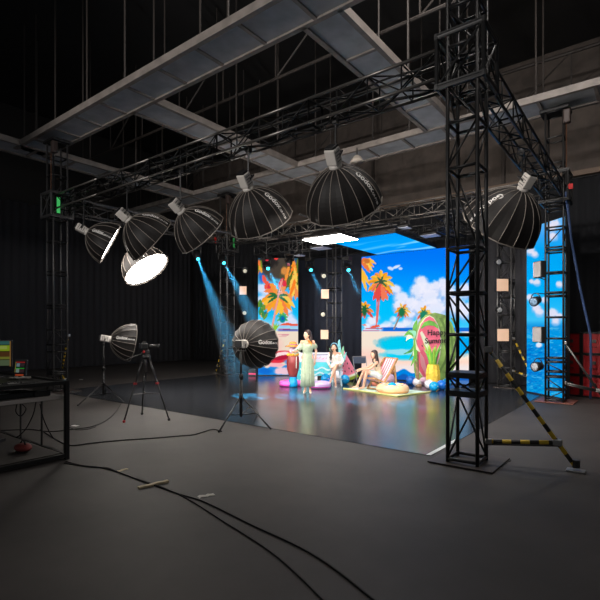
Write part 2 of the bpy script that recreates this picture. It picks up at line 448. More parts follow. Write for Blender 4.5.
def truss(label, p0, p1, sec=2.2, panel=.55, steel=BLK, group='horizontal trusses of the lattice rig', w=W, web=None):
    p0, p1 = V(p0), V(p1); L = (p1-p0).length; d = (p1-p0)/L; s = V((-d.y, d.x, 0)); u = V((0, 0, 1)); a = w/2
    t = thing('truss', label, 'truss', p0, math.atan2(d.y, d.x), group)
    ns = max(1, round(L/sec)); sl = L/ns; npn = max(1, round(sl/panel)); C = [(-a, -a), (a, -a), (a, a), (-a, a)]
    def P(c, x): return p0+d*x+s*c[0]+u*c[1]
    for i in range(ns):
        x0 = i*sl; mb = MB()
        for j in range(npn+1):
            x = x0+sl*j/npn
            for k in range(4): mb.tube(P(C[k], x), P(C[(k+1) % 4], x), .016 if j in (0, npn) else .012, 6)
            if j < npn:
                for k in range(4):
                    q = (C[k], C[(k+1) % 4]) if (j+k) % 2 else (C[(k+1) % 4], C[k])
                    mb.tube(P(q[0], x), P(q[1], x+sl/npn), .012, 6)
        sn = mb.build('lattice_section', web or steel, t, True)
        for k in range(4):
            MB().tube(P(C[k], x0), P(C[k], x0+sl), CR, 8).build('chord', steel, sn, True)
    return t
ZT = 5.14
WEB = mat('web_black', (13, 13, 13), .5, spec=.25)
STC = mat('truss_steel', (104, 100, 96), .34, .7)
truss('long front truss carrying the row of hanging softboxes', (-12.8, 6.05, ZT), (-2.26, 6.05, ZT), steel=STC, web=WEB)  # highlight along the chords put into their paler steel, against a blacker web
truss('right-hand truss running back from the nearest tower', (-1.96, 6.34, ZT-.05), (-1.96, 12.1, ZT-.2), steel=BLK, web=WEB)
truss('left-hand truss between the two far-left towers', (-13.1, 6.36, ZT), (-13.1, 12.1, ZT), steel=STL)
truss('rear truss between the two back corner towers, above the panel light', (-12.8, 12.4, ZT), (-2.26, 12.4, ZT-.08), steel=STC)
truss('rearmost low truss above the two beach screens', (-13.0, 13.95, 4.92), (-3.2, 14.9, 4.92), steel=STL)
truss('short cross truss just right of the ceiling screen', (-4.9, 12.62, 4.75), (-4.9, 14.45, 4.75), steel=BLK)
truss('short cross truss nearest the black drape at right', (-3.4, 12.62, 4.75), (-3.4, 14.55, 4.75), steel=BLK)
# grid pipes for the inner lamps
tag(MB().tube((-11.3, 5.86, 4.9), (-11.3, 12.6, 4.9), .025).build('grid_pipe', STL), 'thin steel pipe crossing above the glowing oval softbox', 'pipe')
for x in (-7.9, -7.0):
    tag(MB().tube((x, 10.2, 4.9), (x, 12.6, 4.9), .025).build('grid_pipe', STL), 'thin steel pipe above the %s half of the bright square panel light' % ('left' if x < -7.5 else 'right'), 'pipe')
# chain hoists on the corner towers
def hoist(label, x, y, z):
    t = thing('chain_hoist', label, 'hoist', (x, y, z), 0, 'chain hoists on the towers')
    MB().box((x, y, 6.84), (.62, .5, .08), bev=.02).build('head_bracket', BLK, t)
    MB().box((x+.26, y-.2, 6.6), (.15, .15, .32), bev=.03).build('motor', mat('hoist_body', (60, 48, 44), .5), t)
    MB().path([(x+.26, y-.28, 6.4-.1*i) for i in range(12)], .012, 5).build('chain', mat('rusty_chain', (96, 66, 48), .5, .5), t)
    MB().lathe([(.02, -.05), (.05, -.04), (.05, .04), (.02, .05)], 12, M.Translation((x-.2, y, 6.9)) @ M.Rotation(PI/2, 4, 'X')).build('pulley', STL, t)
hoist('chain hoist on top of the far-left tower', -13.1, 6.05, 6.8)
hoist('chain hoist on top of the tower at the right', -1.95, 12.4, 6.8)
hoist('chain hoist on top of the farthest tower', -13.1, 12.4, 6.8)
# cable bundles laid along trusses
def bundle(label, p0, p1, z, amp=.03, r=.022, m=RUB):
    p0, p1 = V(p0), V(p1); n = 60
    pts = [p0.lerp(p1, i/n)+V((0, amp*math.sin(i*1.1), z+amp*math.sin(i*.8+1)-.05*abs(math.sin(i*.42)))) for i in range(n+1)]
    return tag(MB().path(pts, r, 6).build('power_cable', m), label, 'cable', 'cables tied along the trusses')
bundle('black cable sagging along the inside of the front truss', (-12.6, 6.1, 0), (-2.3, 6.1, 0), 5.0)
bundle('thin black cable lying along the top of the front truss', (-12.6, 5.98, 0), (-2.3, 5.98, 0), 5.28, .02, .014)
bundle('black cable along the rear truss', (-12.6, 12.4, 0), (-2.3, 12.4, 0), 5.0)

# ------------------------------------------------------------------ striped tower braces
HAZ = stripes('hazard_tape', (212, 176, 40), (26, 24, 22), 1.5, 'X', .5)
def brace(label, top, bot, low, hz=True, foot=True, frac=.8, group='braces propping the towers'):
    top, bot, low = V(top), V(bot), V(low); t = thing('tower_brace', label, 'brace', bot, 0, group)
    j = top.lerp(bot, frac)
    m = HAZ if hz else GRY
    def rod(name, p, q, mm, r):
        L = (q-p).length; o = MB().tube((0, 0, 0), (L, 0, 0), r, 10).build(name, mm, t, True, local=True)
        d = (q-p).normalized(); o.rotation_mode = 'QUATERNION'; o.rotation_quaternion = V((1, 0, 0)).rotation_difference(d); o.location = p-bot
        return o
    rod('diagonal_tube', top, bot, m, .026)
    rod('stay_tube', low, j, m, .026)
    rod('inner_tube', low.lerp(j, -.02)-V((0, 0, .035)), j-V((0, 0, .035)), GRY, .016)
    MB().box(j, (.1, .08, .08), bev=.012).build('clamp', ALU, t)
    MB().box(top, (.09, .09, .08), bev=.012).build('clamp', ALU, t)
    MB().box(low, (.08, .08, .07), bev=.012).build('clamp', ALU, t)
    MB().box(V((bot.x, bot.y, .012)), (.2, .14, .02), bev=.004).build('foot_plate', ALU, t)
    MB().tube(bot+V((0, 0, .0)), bot+V((0, 0, .09)), .045).build('foot_joint', BLK, t)
    return t
brace('long yellow and black striped brace propping the nearest tower', (-1.74, 6.22, 1.45), (-.8, 6.45, .05), (-1.74, 6.22, .27))
brace('pale grey brace propping the tower at the right, before the red cases', (-1.74, 12.25, 1.4), (-.97, 12.65, .05), (-1.74, 12.25, .48), hz=False)
brace('yellow and black brace beside the slim tower with the cream panels', (-3.4, 14.65, 1.45), (-2.75, 14.6, .05), (-3.4, 14.65, .5))
brace('yellow striped brace at the foot of the farthest tower', (-13.3, 12.45, 1.3), (-13.75, 12.4, .05), (-13.3, 12.45, .3))
brace('brace with a pale clamp standing behind the far-left tower', (-13.0, 6.3, 1.55), (-15.0, 7.0, .05), (-13.2, 6.3, .3))
# ------------------------------------------------------------------ deep parabolic softboxes
GLOW = lightmat('lit_diffuser', (255, 246, 236), 27.0)
NR = 16
def dome_r(f, t): return f*math.sqrt(max(0, t))
def softbox(label, apex, axis, textdir, sc=1.0, hang=None, group='deep black softboxes on the lighting rig', glow=GLOW, roll=0):
    """apex: where the lamp head meets the dome; axis: where the light points (both world)"""
    apex, az = V(apex), V(axis).normalized()
    ax = (V(textdir) - az*V(textdir).dot(az)).normalized(); ay = az.cross(ax)
    R = M((ax, ay, az)).transposed().to_4x4(); MT = M.Translation(apex) @ R
    t = thing('softbox_light', label, 'studio light', apex, 0, group)
    t.rotation_euler = R.to_euler()
    RAD, DEP = .575*sc, .62*sc
    def prof(u):                        # u 0..1 along the dome
        z = DEP*u**1.55; r = .07*sc+(RAD-.07*sc)*math.sin(min(1, u)*PI/2*.93)/math.sin(PI/2*.93)
        return r, z
    sub = 4; n = NR*sub; rows = 14
    def surf(u, a, off=0.0):
        r, z = prof(u); k = (a/(2*PI/NR)) % 1.0          # ribs sit at half steps
        fr = (k+.5) % 1.0; ph = (fr-.5)*2*PI/NR
        kk = math.cos(PI/NR)/math.cos(ph); sag = 1-.02*math.cos(ph*NR/2)**2*u
        rr = r*kk*sag+off
        return V((rr*math.cos(a), rr*math.sin(a), z))
    mb = MB(); vs = []
    for i in range(rows+1):
        for j in range(n): vs.append(surf(i/rows, 2*PI*j/n))
    fs = [(i*n+j, i*n+(j+1) % n, (i+1)*n+(j+1) % n, (i+1)*n+j) for i in range(rows) for j in range(n)]
    mb.add(vs, fs)
    sh = mb.build('softbox_shell', FAB, t, local=True)
    so = sh.modifiers.new('thickness', 'SOLIDIFY'); so.thickness = .004; so.offset = -1
    rb = None
    for k in range(NR):
        a = (k+.5)*2*PI/NR
        if rb is None:
            pts = []
            for i in range(13):
                r, z = prof(i/12); pts.append(V(((r+.003)*math.cos(0), 0, z)))
            rb = MB().path(pts, .0062*sc, 5).build('rib', SEAM, t, True, local=True); o = rb
        else:
            o = rb.copy(); COL.objects.link(o)
        o.rotation_euler = (0, 0, a)
    rim = [surf(1, (k+.5)*2*PI/NR, .004) for k in range(NR)]
    MB().path(rim, .008*sc, 6, closed=True).build('rim_hem', SEAM, t, True, local=True)
    lip = [v*1.0 for v in rim]
    d = MB(); rr = RAD*.935; d.lathe([(rr*.02, DEP-.022), (rr*.6, DEP-.024), (rr, DEP-.03)], 48, cap=True)
    d.build('diffuser', glow, t, local=True)
    hs = min(sc, 1.02); sc0, sc = sc, hs
    MB().lathe([(.075*sc, -.05), (.1*sc, -.045), (.1*sc, .02), (.07*sc, .03)], 24).build('speed_ring', HEADG, t, True, local=True)
    hd = MB().box((0, 0, -.17*sc), (.18*sc, .18*sc, .24*sc), bev=.02*sc).build('lamp_head', HEADG, t, local=True)
    MB().box((0, 0, -.305*sc), (.15*sc, .15*sc, .04*sc), bev=.01).build('rear_panel', DRK, hd, local=True)
    for q in range(4):
        for sx in (-1, 1): MB().box((sx*.092*sc, 0, (-.1-.045*q)*sc), (.008, .12*sc, .014)).build('cooling_fin', mat('fin_grey', (120, 118, 115), .5), hd, local=True)
    # yoke: a U of flat bar and a spigot towards straight up / down
    up = R.to_3x3().inverted() @ V((0, 0, 1 if hang is not None and hang != 'stand' else -1)); up = V((up.x, up.y, 0))
    up = up.normalized() if up.length > .05 else V((0, 1, 0))
    sd = V((0, 0, 1)).cross(up)
    y0 = V((0, 0, -.17*sc)); pts = [y0+sd*.11*sc, y0+sd*.11*sc+up*.15*sc, y0-sd*.11*sc+up*.15*sc, y0-sd*.11*sc]
    MB().path([pts[0], pts[1], pts[2], pts[3]], .014*sc, 6).build('yoke', BLK if hang != 'stand' else GRY, t, local=True)
    base = MT @ (y0+up*.15*sc)
    if hang is not None and hang != 'stand':
        MB().tube(base, V((base.x, base.y, hang)), .017).build('drop_pole', BLK, t)
        MB().box(V((base.x, base.y, hang)), (.09, .09, .12), bev=.015).build('hook_clamp', BLK, t)
    sc = sc0
    # maker's lettering down one gore
    us = [i/60 for i in range(61)]; arc = [0]; P = [prof(u) for u in us]
    for i in range(60): arc.append(arc[-1]+math.hypot(P[i+1][0]-P[i][0], P[i+1][1]-P[i][1]))
    def lay(s0):
        def f(x, y):
            s = s0+x; i = min(59, max(0, sum(1 for q in arc if q < s)-1))
            k = (s-arc[i])/max(1e-6, arc[i+1]-arc[i]); u = us[i]+(us[i+1]-us[i])*k
            r, z = prof(u); p = surf(u, -(y)/max(r, .05), .006)
            return p
        return f
    text_mesh('Godox', .125*sc, lay(.25*sc), 'lettering', INK, t, bold=.004)
    text_mesh('QR-P120', .052*sc, lay(.62*sc), 'lettering', INK, t, bold=.001)
    return t, base
def cf(x, d, z): return cv(x, d, z)
def hung(label, px, py, D, axis, td, sc=1.0, hang=ZT-.2):
    return softbox(label, pt(px, py, D), cf(*axis), cf(*td), sc, hang)
def front_D(px):                        # depth of the front truss behind a photo column
    r = (px-300)/F; y = 6.05
    # world y = ST*X+CT*D with X=r*D
    return y/(ST*r+CT)
hung('leftmost hanging softbox, its bright face seen edge-on', 87.5, 232, front_D(89), (.81, .35, -.446), (.3, -.8, .1), .97)
hung('second hanging softbox from the left, in front of the glowing oval one', 129, 220, front_D(128), (.66, .46, -.63), (.7, -.5, .6), 1.1)
hung('third hanging softbox from the left, its lamp head above the first blue beam', 182, 212, front_D(184), (.58, .5, -.65), (.8, -.75, .25), .98)
hung('fourth hanging softbox from the left, above the farthest lattice tower', 248.5, 189, front_D(248), (.30, .6, -.74), (.8, -.85, .1), 1.06)
hung('middle hanging softbox right above the bright square panel light', 335.5, 167, front_D(337), (.26, .62, -.74), (.8, -.85, .1), 1.08)
hung('rightmost hanging softbox, under the right-hand truss beside the nearest tower', 522, 190, 8.5, (-.27, .62, -.74), (-.9, -.35, .1), 1.28)
# C: face centre at (145,269)
axC = V((.6, -.17, -.78)).normalized(); apC = V(((147-300)/F*12.9, 12.9, H+(HY-270)/F*12.9))-V((axC.x, axC.y, axC.z))*.62*1.15
softbox('round softbox with its white face glowing towards the camera', cf(apC.x, apC.y, apC.z), cf(*axC), cf(.3, -.8, .1), 1.15, 4.9)

# ------------------------------------------------------------------ light stands
def light_stand(label, base, top, feet, hub, knee=None):
    base, top = V(base), V(top); t = thing('light_stand', label, 'light stand', base, 0, 'stands under the softboxes')
    MB().tube(base+V((0, 0, .12)), V((base.x, base.y, hub+.35)), .027, 10).build('pole', BLK, t, True)
    MB().tube(V((base.x, base.y, hub+.3)), top, .021, 10).build('extension_tube', BLK, t, True)
    MB().tube(V((base.x, base.y, hub+.3)), V((base.x, base.y, hub+.4)), .037, 10).build('collar', DRK, t, True)
    MB().tube(V((base.x, base.y, hub-.05)), V((base.x, base.y, hub+.05)), .036, 10).build('collar', DRK, t, True)
    MB().box(V((base.x+.04, base.y, hub+.35)), (.06, .02, .04), bev=.006).build('locking_knob', DRK, t)
    for f in feet:
        f = V((f.x, f.y, .014)); h = V((base.x, base.y, hub)); 
        lg = MB().tube(h, f, .014, 8).build('leg', BLK, t, True)
        MB().ball(f+V((0, 0, .004)), .02, 8).build('rubber_foot', RUB, lg, True)
        MB().tube(V((base.x, base.y, .16)), h.lerp(f, .55), .009, 6).build('strut', BLK, t, True)
    return t
eb = gd(240, 422); ED = dep(eb)
eap = pt(244.5, 344, ED)
tE, ebase = softbox('large standing softbox seen from behind, left of the standing woman', eap, cf(.33, .94, -.03), cf(1, .1, .0), .82, 'stand', 'softboxes on floor stands')
ebw = V((ebase.x, ebase.y, 0))
light_stand('black tripod stand under the large rear-view softbox', ebw, ebase, [gd(219, 432.5), gd(270.5, 429.5), gd(258, 414)], .5)
db = gd(103, 399.5); DD = dep(db)
dap = pt(110.5, 339.5, DD)
tD, dbase = softbox('smaller standing softbox at the left, facing the stage beside the tripod camera', dap, cf(.84, .5, -.17), cf(.6, -.8, .12), .82, 'stand', 'softboxes on floor stands')
light_stand('black tripod stand under the smaller softbox at left', V((dbase.x, dbase.y, 0)), dbase, [gd(78, 406), gd(124.5, 403.5), gd(106, 391)], .42)

# ------------------------------------------------------------------ camera on its tripod
def tripod():
    c = pt(146, 357, 8.85); t = thing('camera_tripod', 'tall black camera tripod with red-marked legs, left of the rear-view softbox', 'tripod', V((c.x, c.y, 0)))
    for (fx, fy, red) in ((124, 422.5, True), (142, 414.5, False), (169, 420.5, True)):
        f = gd(fx, fy); f.z = .02; side = (V((f.x, f.y, 0))-V((c.x, c.y, 0))).normalized()*.06; top = c+side
        m1 = top.lerp(f, .42); prp = V((-side.y, side.x, 0)).normalized()*.018
        lg = MB().tube(top+prp, m1+prp, .011, 8).tube(top-prp, m1-prp, .011, 8).tube(m1-(m1-top).normalized()*.1, f, .0145, 8).build('leg', BLK, t, True)
        MB().box(m1, (.055, .055, .04), bev=.008).build('leg_lock', mat('red_knob', (170, 35, 40), .45) if red else DRK, lg)
        MB().ball(f, .028, 10).build('foot', mat('red_knob', (170, 35, 40), .45) if (fx, red) == (124, True) else RUB, lg, True)
    MB().tube(c+V((0, 0, -.28)), c+V((0, 0, .06)), .018, 10).build('centre_column', GRY, t, True)
    MB().lathe([(.075, -.03), (.085, 0), (.06, .05)], 16, M.Translation(c)).build('bowl', DRK, t, True)
    sp = MB()
    for fx, fy in ((124, 422.5), (142, 414.5), (169, 420.5)):
        f = gd(fx, fy); sp.tube(V((c.x, c.y, .5)), c.lerp(f, .58), .009, 6)
    sp.build('spreader', GRY, t)
    MB().box(c+V((0, 0, .09)), (.1, .1, .08), bev=.015).build('fluid_head', DRK, t)
    MB().ball(c+cv(-.02, -.05, .1), .028, 10).build('tilt_knob', mat('red_knob', (170, 35, 40), .45), t, True)
    MB().tube(c+V((0, 0, .1)), c+cv(-.34, -.1, -.05), .01, 8).build('pan_handle', BLK, t)
    b = c+V((0, 0, .13))
    k = thing('video_camera', 'small black camera with a lens hood, mounted on the tall tripod', 'camera', b)
    # it looks right and away, towards the stage
    ax = cv(.93, .36, 0); sx = V((-ax.y, ax.x, 0)); R = M((ax, sx, V((0, 0, 1)))).transposed()
    MB().box(b+V((0, 0, .075))-ax*.03, (.13, .14, .11), R, bev=.018).build('body', DRK, k)
    MB().box(b+V((0, 0, .145))-ax*.03, (.07, .06, .035), R, bev=.01).build('viewfinder_hump', DRK, k)
    MB().tube(b+V((0, 0, .075))+ax*.03, b+V((0, 0, .075))+ax*.2, .036, 14).build('lens', BLK, k, True)
    MB().tube(b+V((0, 0, .075))+ax*.19, b+V((0, 0, .075))+ax*.25, .04, 14, .048).build('lens_hood', DRK, k, True)
    MB().box(b+V((0, 0, .01)), (.1, .07, .02), R).build('quick_plate', GRY, k)
    MB().box(b+V((0, 0, .09))-ax*.115+sx*.0, (.012, .12, .08), R).build('rear_screen', mat('dark_glass', (40, 44, 50), .15), k)
tripod()

# ------------------------------------------------------------------ panel light in the middle
def panel_light(label, c, sx, sy, glow, drop, name='panel_light', deep=.16, txt=False, group=None):
    c = V(c); t = thing(name, label, 'studio light', c, 0, group)
    MB().box(c+V((0, 0, .03)), (sx, sy, .05)).build('frame', BLK, t)
    MB().box(c, (sx-.03, sy-.03, .02)).build('diffuser', glow, t)
    mb = MB(); a, b = sx/2, sy/2
    mb.add([c+V((x, y, .05)) for x, y in ((-a, -b), (a, -b), (a, b), (-a, b))]+[c+V((x*.45, y*.45, .05+deep)) for x, y in ((-a, -b), (a, -b), (a, b), (-a, b))],
           [(0, 1, 5, 4), (1, 2, 6, 5), (2, 3, 7, 6), (3, 0, 4, 7), (4, 5, 6, 7)]).build('housing', FAB, t)
    MB().box(c+V((0, 0, .08+deep)), (sx*.35, sy*.3, .08), bev=.02).build('lamp_head', DRK, t)
    for k in (-1, 1):
        MB().tube(c+V((k*sx*.4, 0, .05)), V((c.x+k*sx*.4, c.y, drop)), .01, 6).build('hanging_wire', GRY, t)
    if txt:
        text_mesh('Godox', .16, lambda x, y: V((-sx*.45+x, -sy/2-.004+0*y, .0)) + V((0, 0, .01))+V((0, 0, y*.4)), 'lettering', INK, t)
    return t
pc = (pt(328, 239, 13.3))
panel_light('bright square panel light hanging over the stage left of the ceiling screen', (-7.45, 11.05, 4.28), 1.3, .95, lightmat('lit_panel', (255, 248, 244), 30.0), 4.9, txt=True, deep=.2)
dim = mat('unlit_diffuser', (176, 182, 205), .6)
panel_light('small unlit lilac panel lamp right of the ceiling screen, below the cross trusses', (-5.25, 12.95, 4.42), .5, .42, dim, 4.8, deep=.08, group='small unlit panels above the stage')
panel_light('small unlit panel lamp close to the right edge of the ceiling screen', (-5.55, 11.9, 4.5), .3, .3, dim, 5.0, deep=.08, group='small unlit panels above the stage')
panel_light('small unlit panel lamp just below the bright square panel light', (-8.72, 12.4, 4.35), .55, .5, dim, 4.9, deep=.08, group='small unlit panels above the stage')
panel_light('small unlit panel lamp left of the bright square panel light', (-9.6, 12.4, 4.2), .3, .3, dim, 4.9, deep=.08, group='small unlit panels above the stage')

# ------------------------------------------------------------------ lamps on the towers
CREAM = mat('cream_diffuser', (236, 196, 166), .6, emit=.22)
CREAMG = mat('grey_diffuser', (150, 146, 146), .6, emit=.03)
LENS = mat('pale_lens', (205, 200, 180), .3, emit=.2)
G_P = 'square panel lamps clamped to the towers'; G_R = 'round par lamps clamped to the towers'
def look(d):
    d = V(d).normalized(); s = V((-d.y, d.x, 0)).normalized(); u = d.cross(s); 
    return M((d, s, u)).transposed()
def square_lamp(label, c, d, sz, h, m, anchor, deep=.1):
    R = look(d); c = V(c); t = thing('square_lamp', label, 'lamp', c, 0, G_P)
    MB().box(c-R @ V((deep/2, 0, 0)), (deep, sz, h), R, bev=.012).build('housing', DRK, t)
    MB().box(c+R @ V((.004, 0, 0)), (.012, sz*.9, h*.92), R).build('diffuser', m, t)
    MB().box(c-R @ V((deep+.02, 0, 0)), (.04, sz*.4, h*.5), R).build('heat_sink', GRY, t)
    MB().tube(c-R @ V((deep*.5, 0, 0))-V((0, 0, h/2)), V((anchor[0], anchor[1], c.z-h/2-.03)), .012, 6).build('bracket', BLK, t)
def par_lamp(label, c, d, r, anchor, m=LENS, deep=.24, body=DRK):
    R = look(d); c = V(c); t = thing('par_lamp', label, 'lamp', c, 0, G_R)
    X = R.to_4x4(); mt = M.Translation(c) @ X @ M.Rotation(PI/2, 4, 'Y')
    MB().lathe([(r*.5, -deep), (r*.8, -deep*.8), (r*.95, -deep*.3), (r, 0), (r*.9, .002)], 20, mt).build('can', body, t, True)
    MB().lathe([(.004, .012), (r*.6, .008), (r*.88, .0)], 20, mt).build('lens', m, t, True)
    mb = MB(); k = R @ V((-deep*.5, 0, 0)); s = R @ V((0, 1, 0)); u = R @ V((0, 0, 1))
    if u.z < 0: u = -u
    pts = [c+k+s*(r*1.12*math.cos(a))+u*(r*1.6*math.sin(a)) for a in [PI*i/10 for i in range(11)]]
    mb.path(pts, .011, 6).build('yoke', BLK, t)
    MB().tube(c+k+u*(r*1.6), V((anchor[0], anchor[1], (c+k+u*(r*1.6)).z)), .012, 6).build('bracket', BLK, t)
to_cam = cv(0, -1, 0)
def on_tower(tw, tx, ty, specs):
    Dt = dep((tx, ty, 0))-.36
    for kind, px, py, lab in specs:
        c = pt(px, py, Dt); an = (tx-.18, ty-.18)
        if kind == 's': square_lamp(lab, c, cv(.05, -1, 0), .29, .34, CREAM, an)
        else: par_lamp(lab, c, cv(.05, -1, -.1), .09, an, deep=.2)
on_tower(tB, -13.1, 12.4, [('r', 245, 271, 'round pale lamp above the cream panel of the farthest tower'),
                           ('s', 243, 290.5, 'cream square lamp on the farthest tower, left of the palm-tree screen'),
                           ('r', 244.5, 313, 'round pale lamp below the cream panel, just above the rear-view softbox')])
on_tower(t1, -9.1, 13.75, [('r', 324, 276, 'upper round pale lamp on the slim tower above the women'),
                           ('s', 325, 294, 'upper cream square lamp on the slim tower above the women'),
                           ('r', 323, 314.5, 'lower round pale lamp on the slim tower above the women'),
                           ('s', 324.5, 334.5, 'lower cream square lamp on the slim tower, right behind the standing woman')])
Dt = dep((-3.6, 14.6, 0))-.3
for kind, px, py, lab in [('r', 499, 262, 'upper round lamp on the slim tower right of the wide screen'), ('s', 502.5, 285, 'upper cream square lamp on the slim tower right of the wide screen'),
                          ('r', 500, 310, 'lower round lamp on the slim tower right of the wide screen'), ('s', 503, 335, 'lower cream square lamp on the slim tower right of the wide screen')]:
    c = pt(px, py, Dt)
    if kind == 's': square_lamp(lab, c, cv(.02, -1, 0), .37, .38, CREAM, (-3.78, 14.42))
    else: par_lamp(lab, c, cv(.02, -1, -.1), .09, (-3.78, 14.42), m=mat('grey_lens', (150, 150, 150), .3), deep=.2)
FD = 10.75
square_lamp('upper grey panel lamp on the right tower, before the sky screen', pt(537, 269.5, FD), cv(-.98, -.2, 0), .26, .38, CREAMG, (-2.13, 12.22), .14)
square_lamp('lower grey panel lamp on the right tower, before the sky screen', pt(537, 334.5, FD), cv(-.98, -.22, 0), .3, .36, CREAMG, (-2.13, 12.22), .14)
par_lamp('upper black par can with a curved yoke on the right tower', pt(533.5, 302, FD), cv(-.8, -.5, -.3), .11, (-2.13, 12.22), m=mat('blue_grey_lens', (120, 150, 180), .3))
par_lamp('lower black par can on the right tower, its pale lens facing the stage', pt(534.5, 367, FD), cv(-.92, -.38, -.1), .115, (-2.13, 12.22), m=mat('pale_par_lens', (160, 165, 172), .3, emit=.04))

# ------------------------------------------------------------------ moving heads with blue beams in the haze
CYAN = lightmat('cyan_lens', (60, 225, 255), 6.0)
hz = bpy.data.materials.new('blue_haze'); hz.use_nodes = True; nth = hz.node_tree; nth.nodes.clear()
vs_ = nth.nodes.new('ShaderNodeVolumeScatter'); vs_.inputs['Color'].default_value = (.9, .95, 1, 1); vs_.inputs['Density'].default_value = .022
oh = nth.nodes.new('ShaderNodeOutputMaterial'); nth.links.new(vs_.outputs[0], oh.inputs['Volume'])
G_M = 'moving-head spotlights on the rear trusses'
def moving_head(label, c, aim, hang, energy=900.0, lit=True, L=3.2, hd=.05, cone=9.0):
    c, aim = V(c), V(aim); d = (aim-c).normalized(); t = thing('moving_head', label, 'spotlight', V((c.x, c.y, c.z)), 0, G_M)
    R = look(d); b = c-d*.22
    mt = M.Translation(c) @ R.to_4x4() @ M.Rotation(PI/2, 4, 'Y')
    MB().lathe([(.05, -.36), (.11, -.34), (.12, -.1), (.085, 0), (.075, .005)], 18, mt).build('head', DRK, t, True)
    MB().lathe([(.004, .01), (.05, .008), (.07, .0)], 18, mt).build('lens', CYAN if lit else mat('pink_lens', (170, 90, 110), .3), t, True)
    s = R @ V((0, 1, 0)); top = V((b.x, b.y, c.z+.36))
    MB().path([b+s*.14, b+s*.15+V((0, 0, .22)), top+s*.12, top-s*.12, b-s*.15+V((0, 0, .22)), b-s*.14], .025, 6).build('yoke', DRK, t, True)
    MB().box(top+V((0, 0, .06)), (.28, .24, .13), bev=.02).build('base', DRK, t)
    MB().tube(top+V((0, 0, .1)), V((top.x, top.y, hang)), .02).build('clamp_pole', BLK, t)
    if not lit: return
    li = bpy.data.lights.new('beam_lamp', 'SPOT'); li.energy = energy; li.color = (.06, .56, 1.0); li.spot_size = math.radians(cone); li.spot_blend = .5; li.shadow_soft_size = .03
    li.use_nodes = True; ln = li.node_tree; em = ln.nodes['Emission']      # the fixture's leaf-break-up gobo
    gc = ln.nodes.new('ShaderNodeTexCoord'); gn = ln.nodes.new('ShaderNodeTexNoise'); gn.inputs['Scale'].default_value = 34; gn.inputs['Detail'].default_value = 1
    gr = ln.nodes.new('ShaderNodeMapRange'); gr.inputs['From Min'].default_value = .42; gr.inputs['From Max'].default_value = .58; gr.inputs['To Min'].default_value = .12; gr.inputs['To Max'].default_value = 1.6
    ln.links.new(gc.outputs['Normal'], gn.inputs['Vector']); ln.links.new(gn.outputs['Fac'], gr.inputs['Value']); ln.links.new(gr.outputs['Result'], em.inputs['Strength'])
    lo = bpy.data.objects.new('beam_lamp', li); COL.objects.link(lo); lo.parent = t; lo.location = d*.02
    lo.rotation_euler = d.to_track_quat('-Z', 'Y').to_euler()
    r1 = L*math.tan(math.radians(cone/2))+.05
    mb = MB().tube(c+d*.06, c+d*L, hd, 20, r1)
    o = mb.build('haze_beam', hz, None); tag(o, 'faint blue light beam under the '+label.split(',')[0].replace('moving-head ', ''), 'light beam', 'blue beams in the haze', 'stuff')
def aimpt(px, py): return gd(px, py)
moving_head('leftmost blue moving-head spotlight, left of the farthest tower', pt(198, 259, 15.8), gd(250, 396.5), 5.0, 32000, cone=9, L=5.5)
moving_head('second blue moving-head spotlight, touching the farthest tower', pt(224, 263, 16.6), gd(296, 397.5), 5.0, 32000, cone=9, L=4.2)
moving_head('third blue moving-head spotlight, before the palm-tree screen', pt(268, 268.5, 16.45), aimpt(335, 400), 5.0, 18000, L=1.9)
moving_head('fourth blue moving-head spotlight, left of the slim tower with two cream panels', pt(311, 270, 16.9), aimpt(370, 402), 4.8, 11000, L=1.7)
moving_head('fifth blue moving-head spotlight, left of the wide beach screen', pt(348.5, 270, 16.1), aimpt(408, 404), 4.8, 11000, L=1.6)
moving_head('dark moving-head spotlight with a dull pink lens, before the palm-tree screen', pt(288.5, 264.5, 15.9), aimpt(255, 404), 5.0, lit=False)
# ------------------------------------------------------------------ LED screens (pictures painted in code)
def to_lin(a):
    a = np.clip(a, 0, 255)/255.0
    return np.where(a <= .04045, a/12.92, ((a+.055)/1.055)**2.4)
def vnoise(x, y, seed):
    xi = np.floor(x).astype(int); yi = np.floor(y).astype(int); fx = x-xi; fy = y-yi
    fx = fx*fx*(3-2*fx); fy = fy*fy*(3-2*fy)
    def h(a, b):
        n = (a*374761393+b*668265263+seed*69069) & 0x7fffffff
        n = ((n ^ (n >> 13))*1274126177) & 0x7fffffff
        return ((n ^ (n >> 16)) & 0xffff)/65535.0
    return (h(xi, yi)*(1-fx)+h(xi+1, yi)*fx)*(1-fy)+(h(xi, yi+1)*(1-fx)+h(xi+1, yi+1)*fx)*fy
def fbm(x, y, seed=1, o=4):
    s = 0; a = .5; t = 0
    for k in range(o):
        s = s+a*vnoise(x*2**k, y*2**k, seed+k); t += a; a *= .5
    return s/t
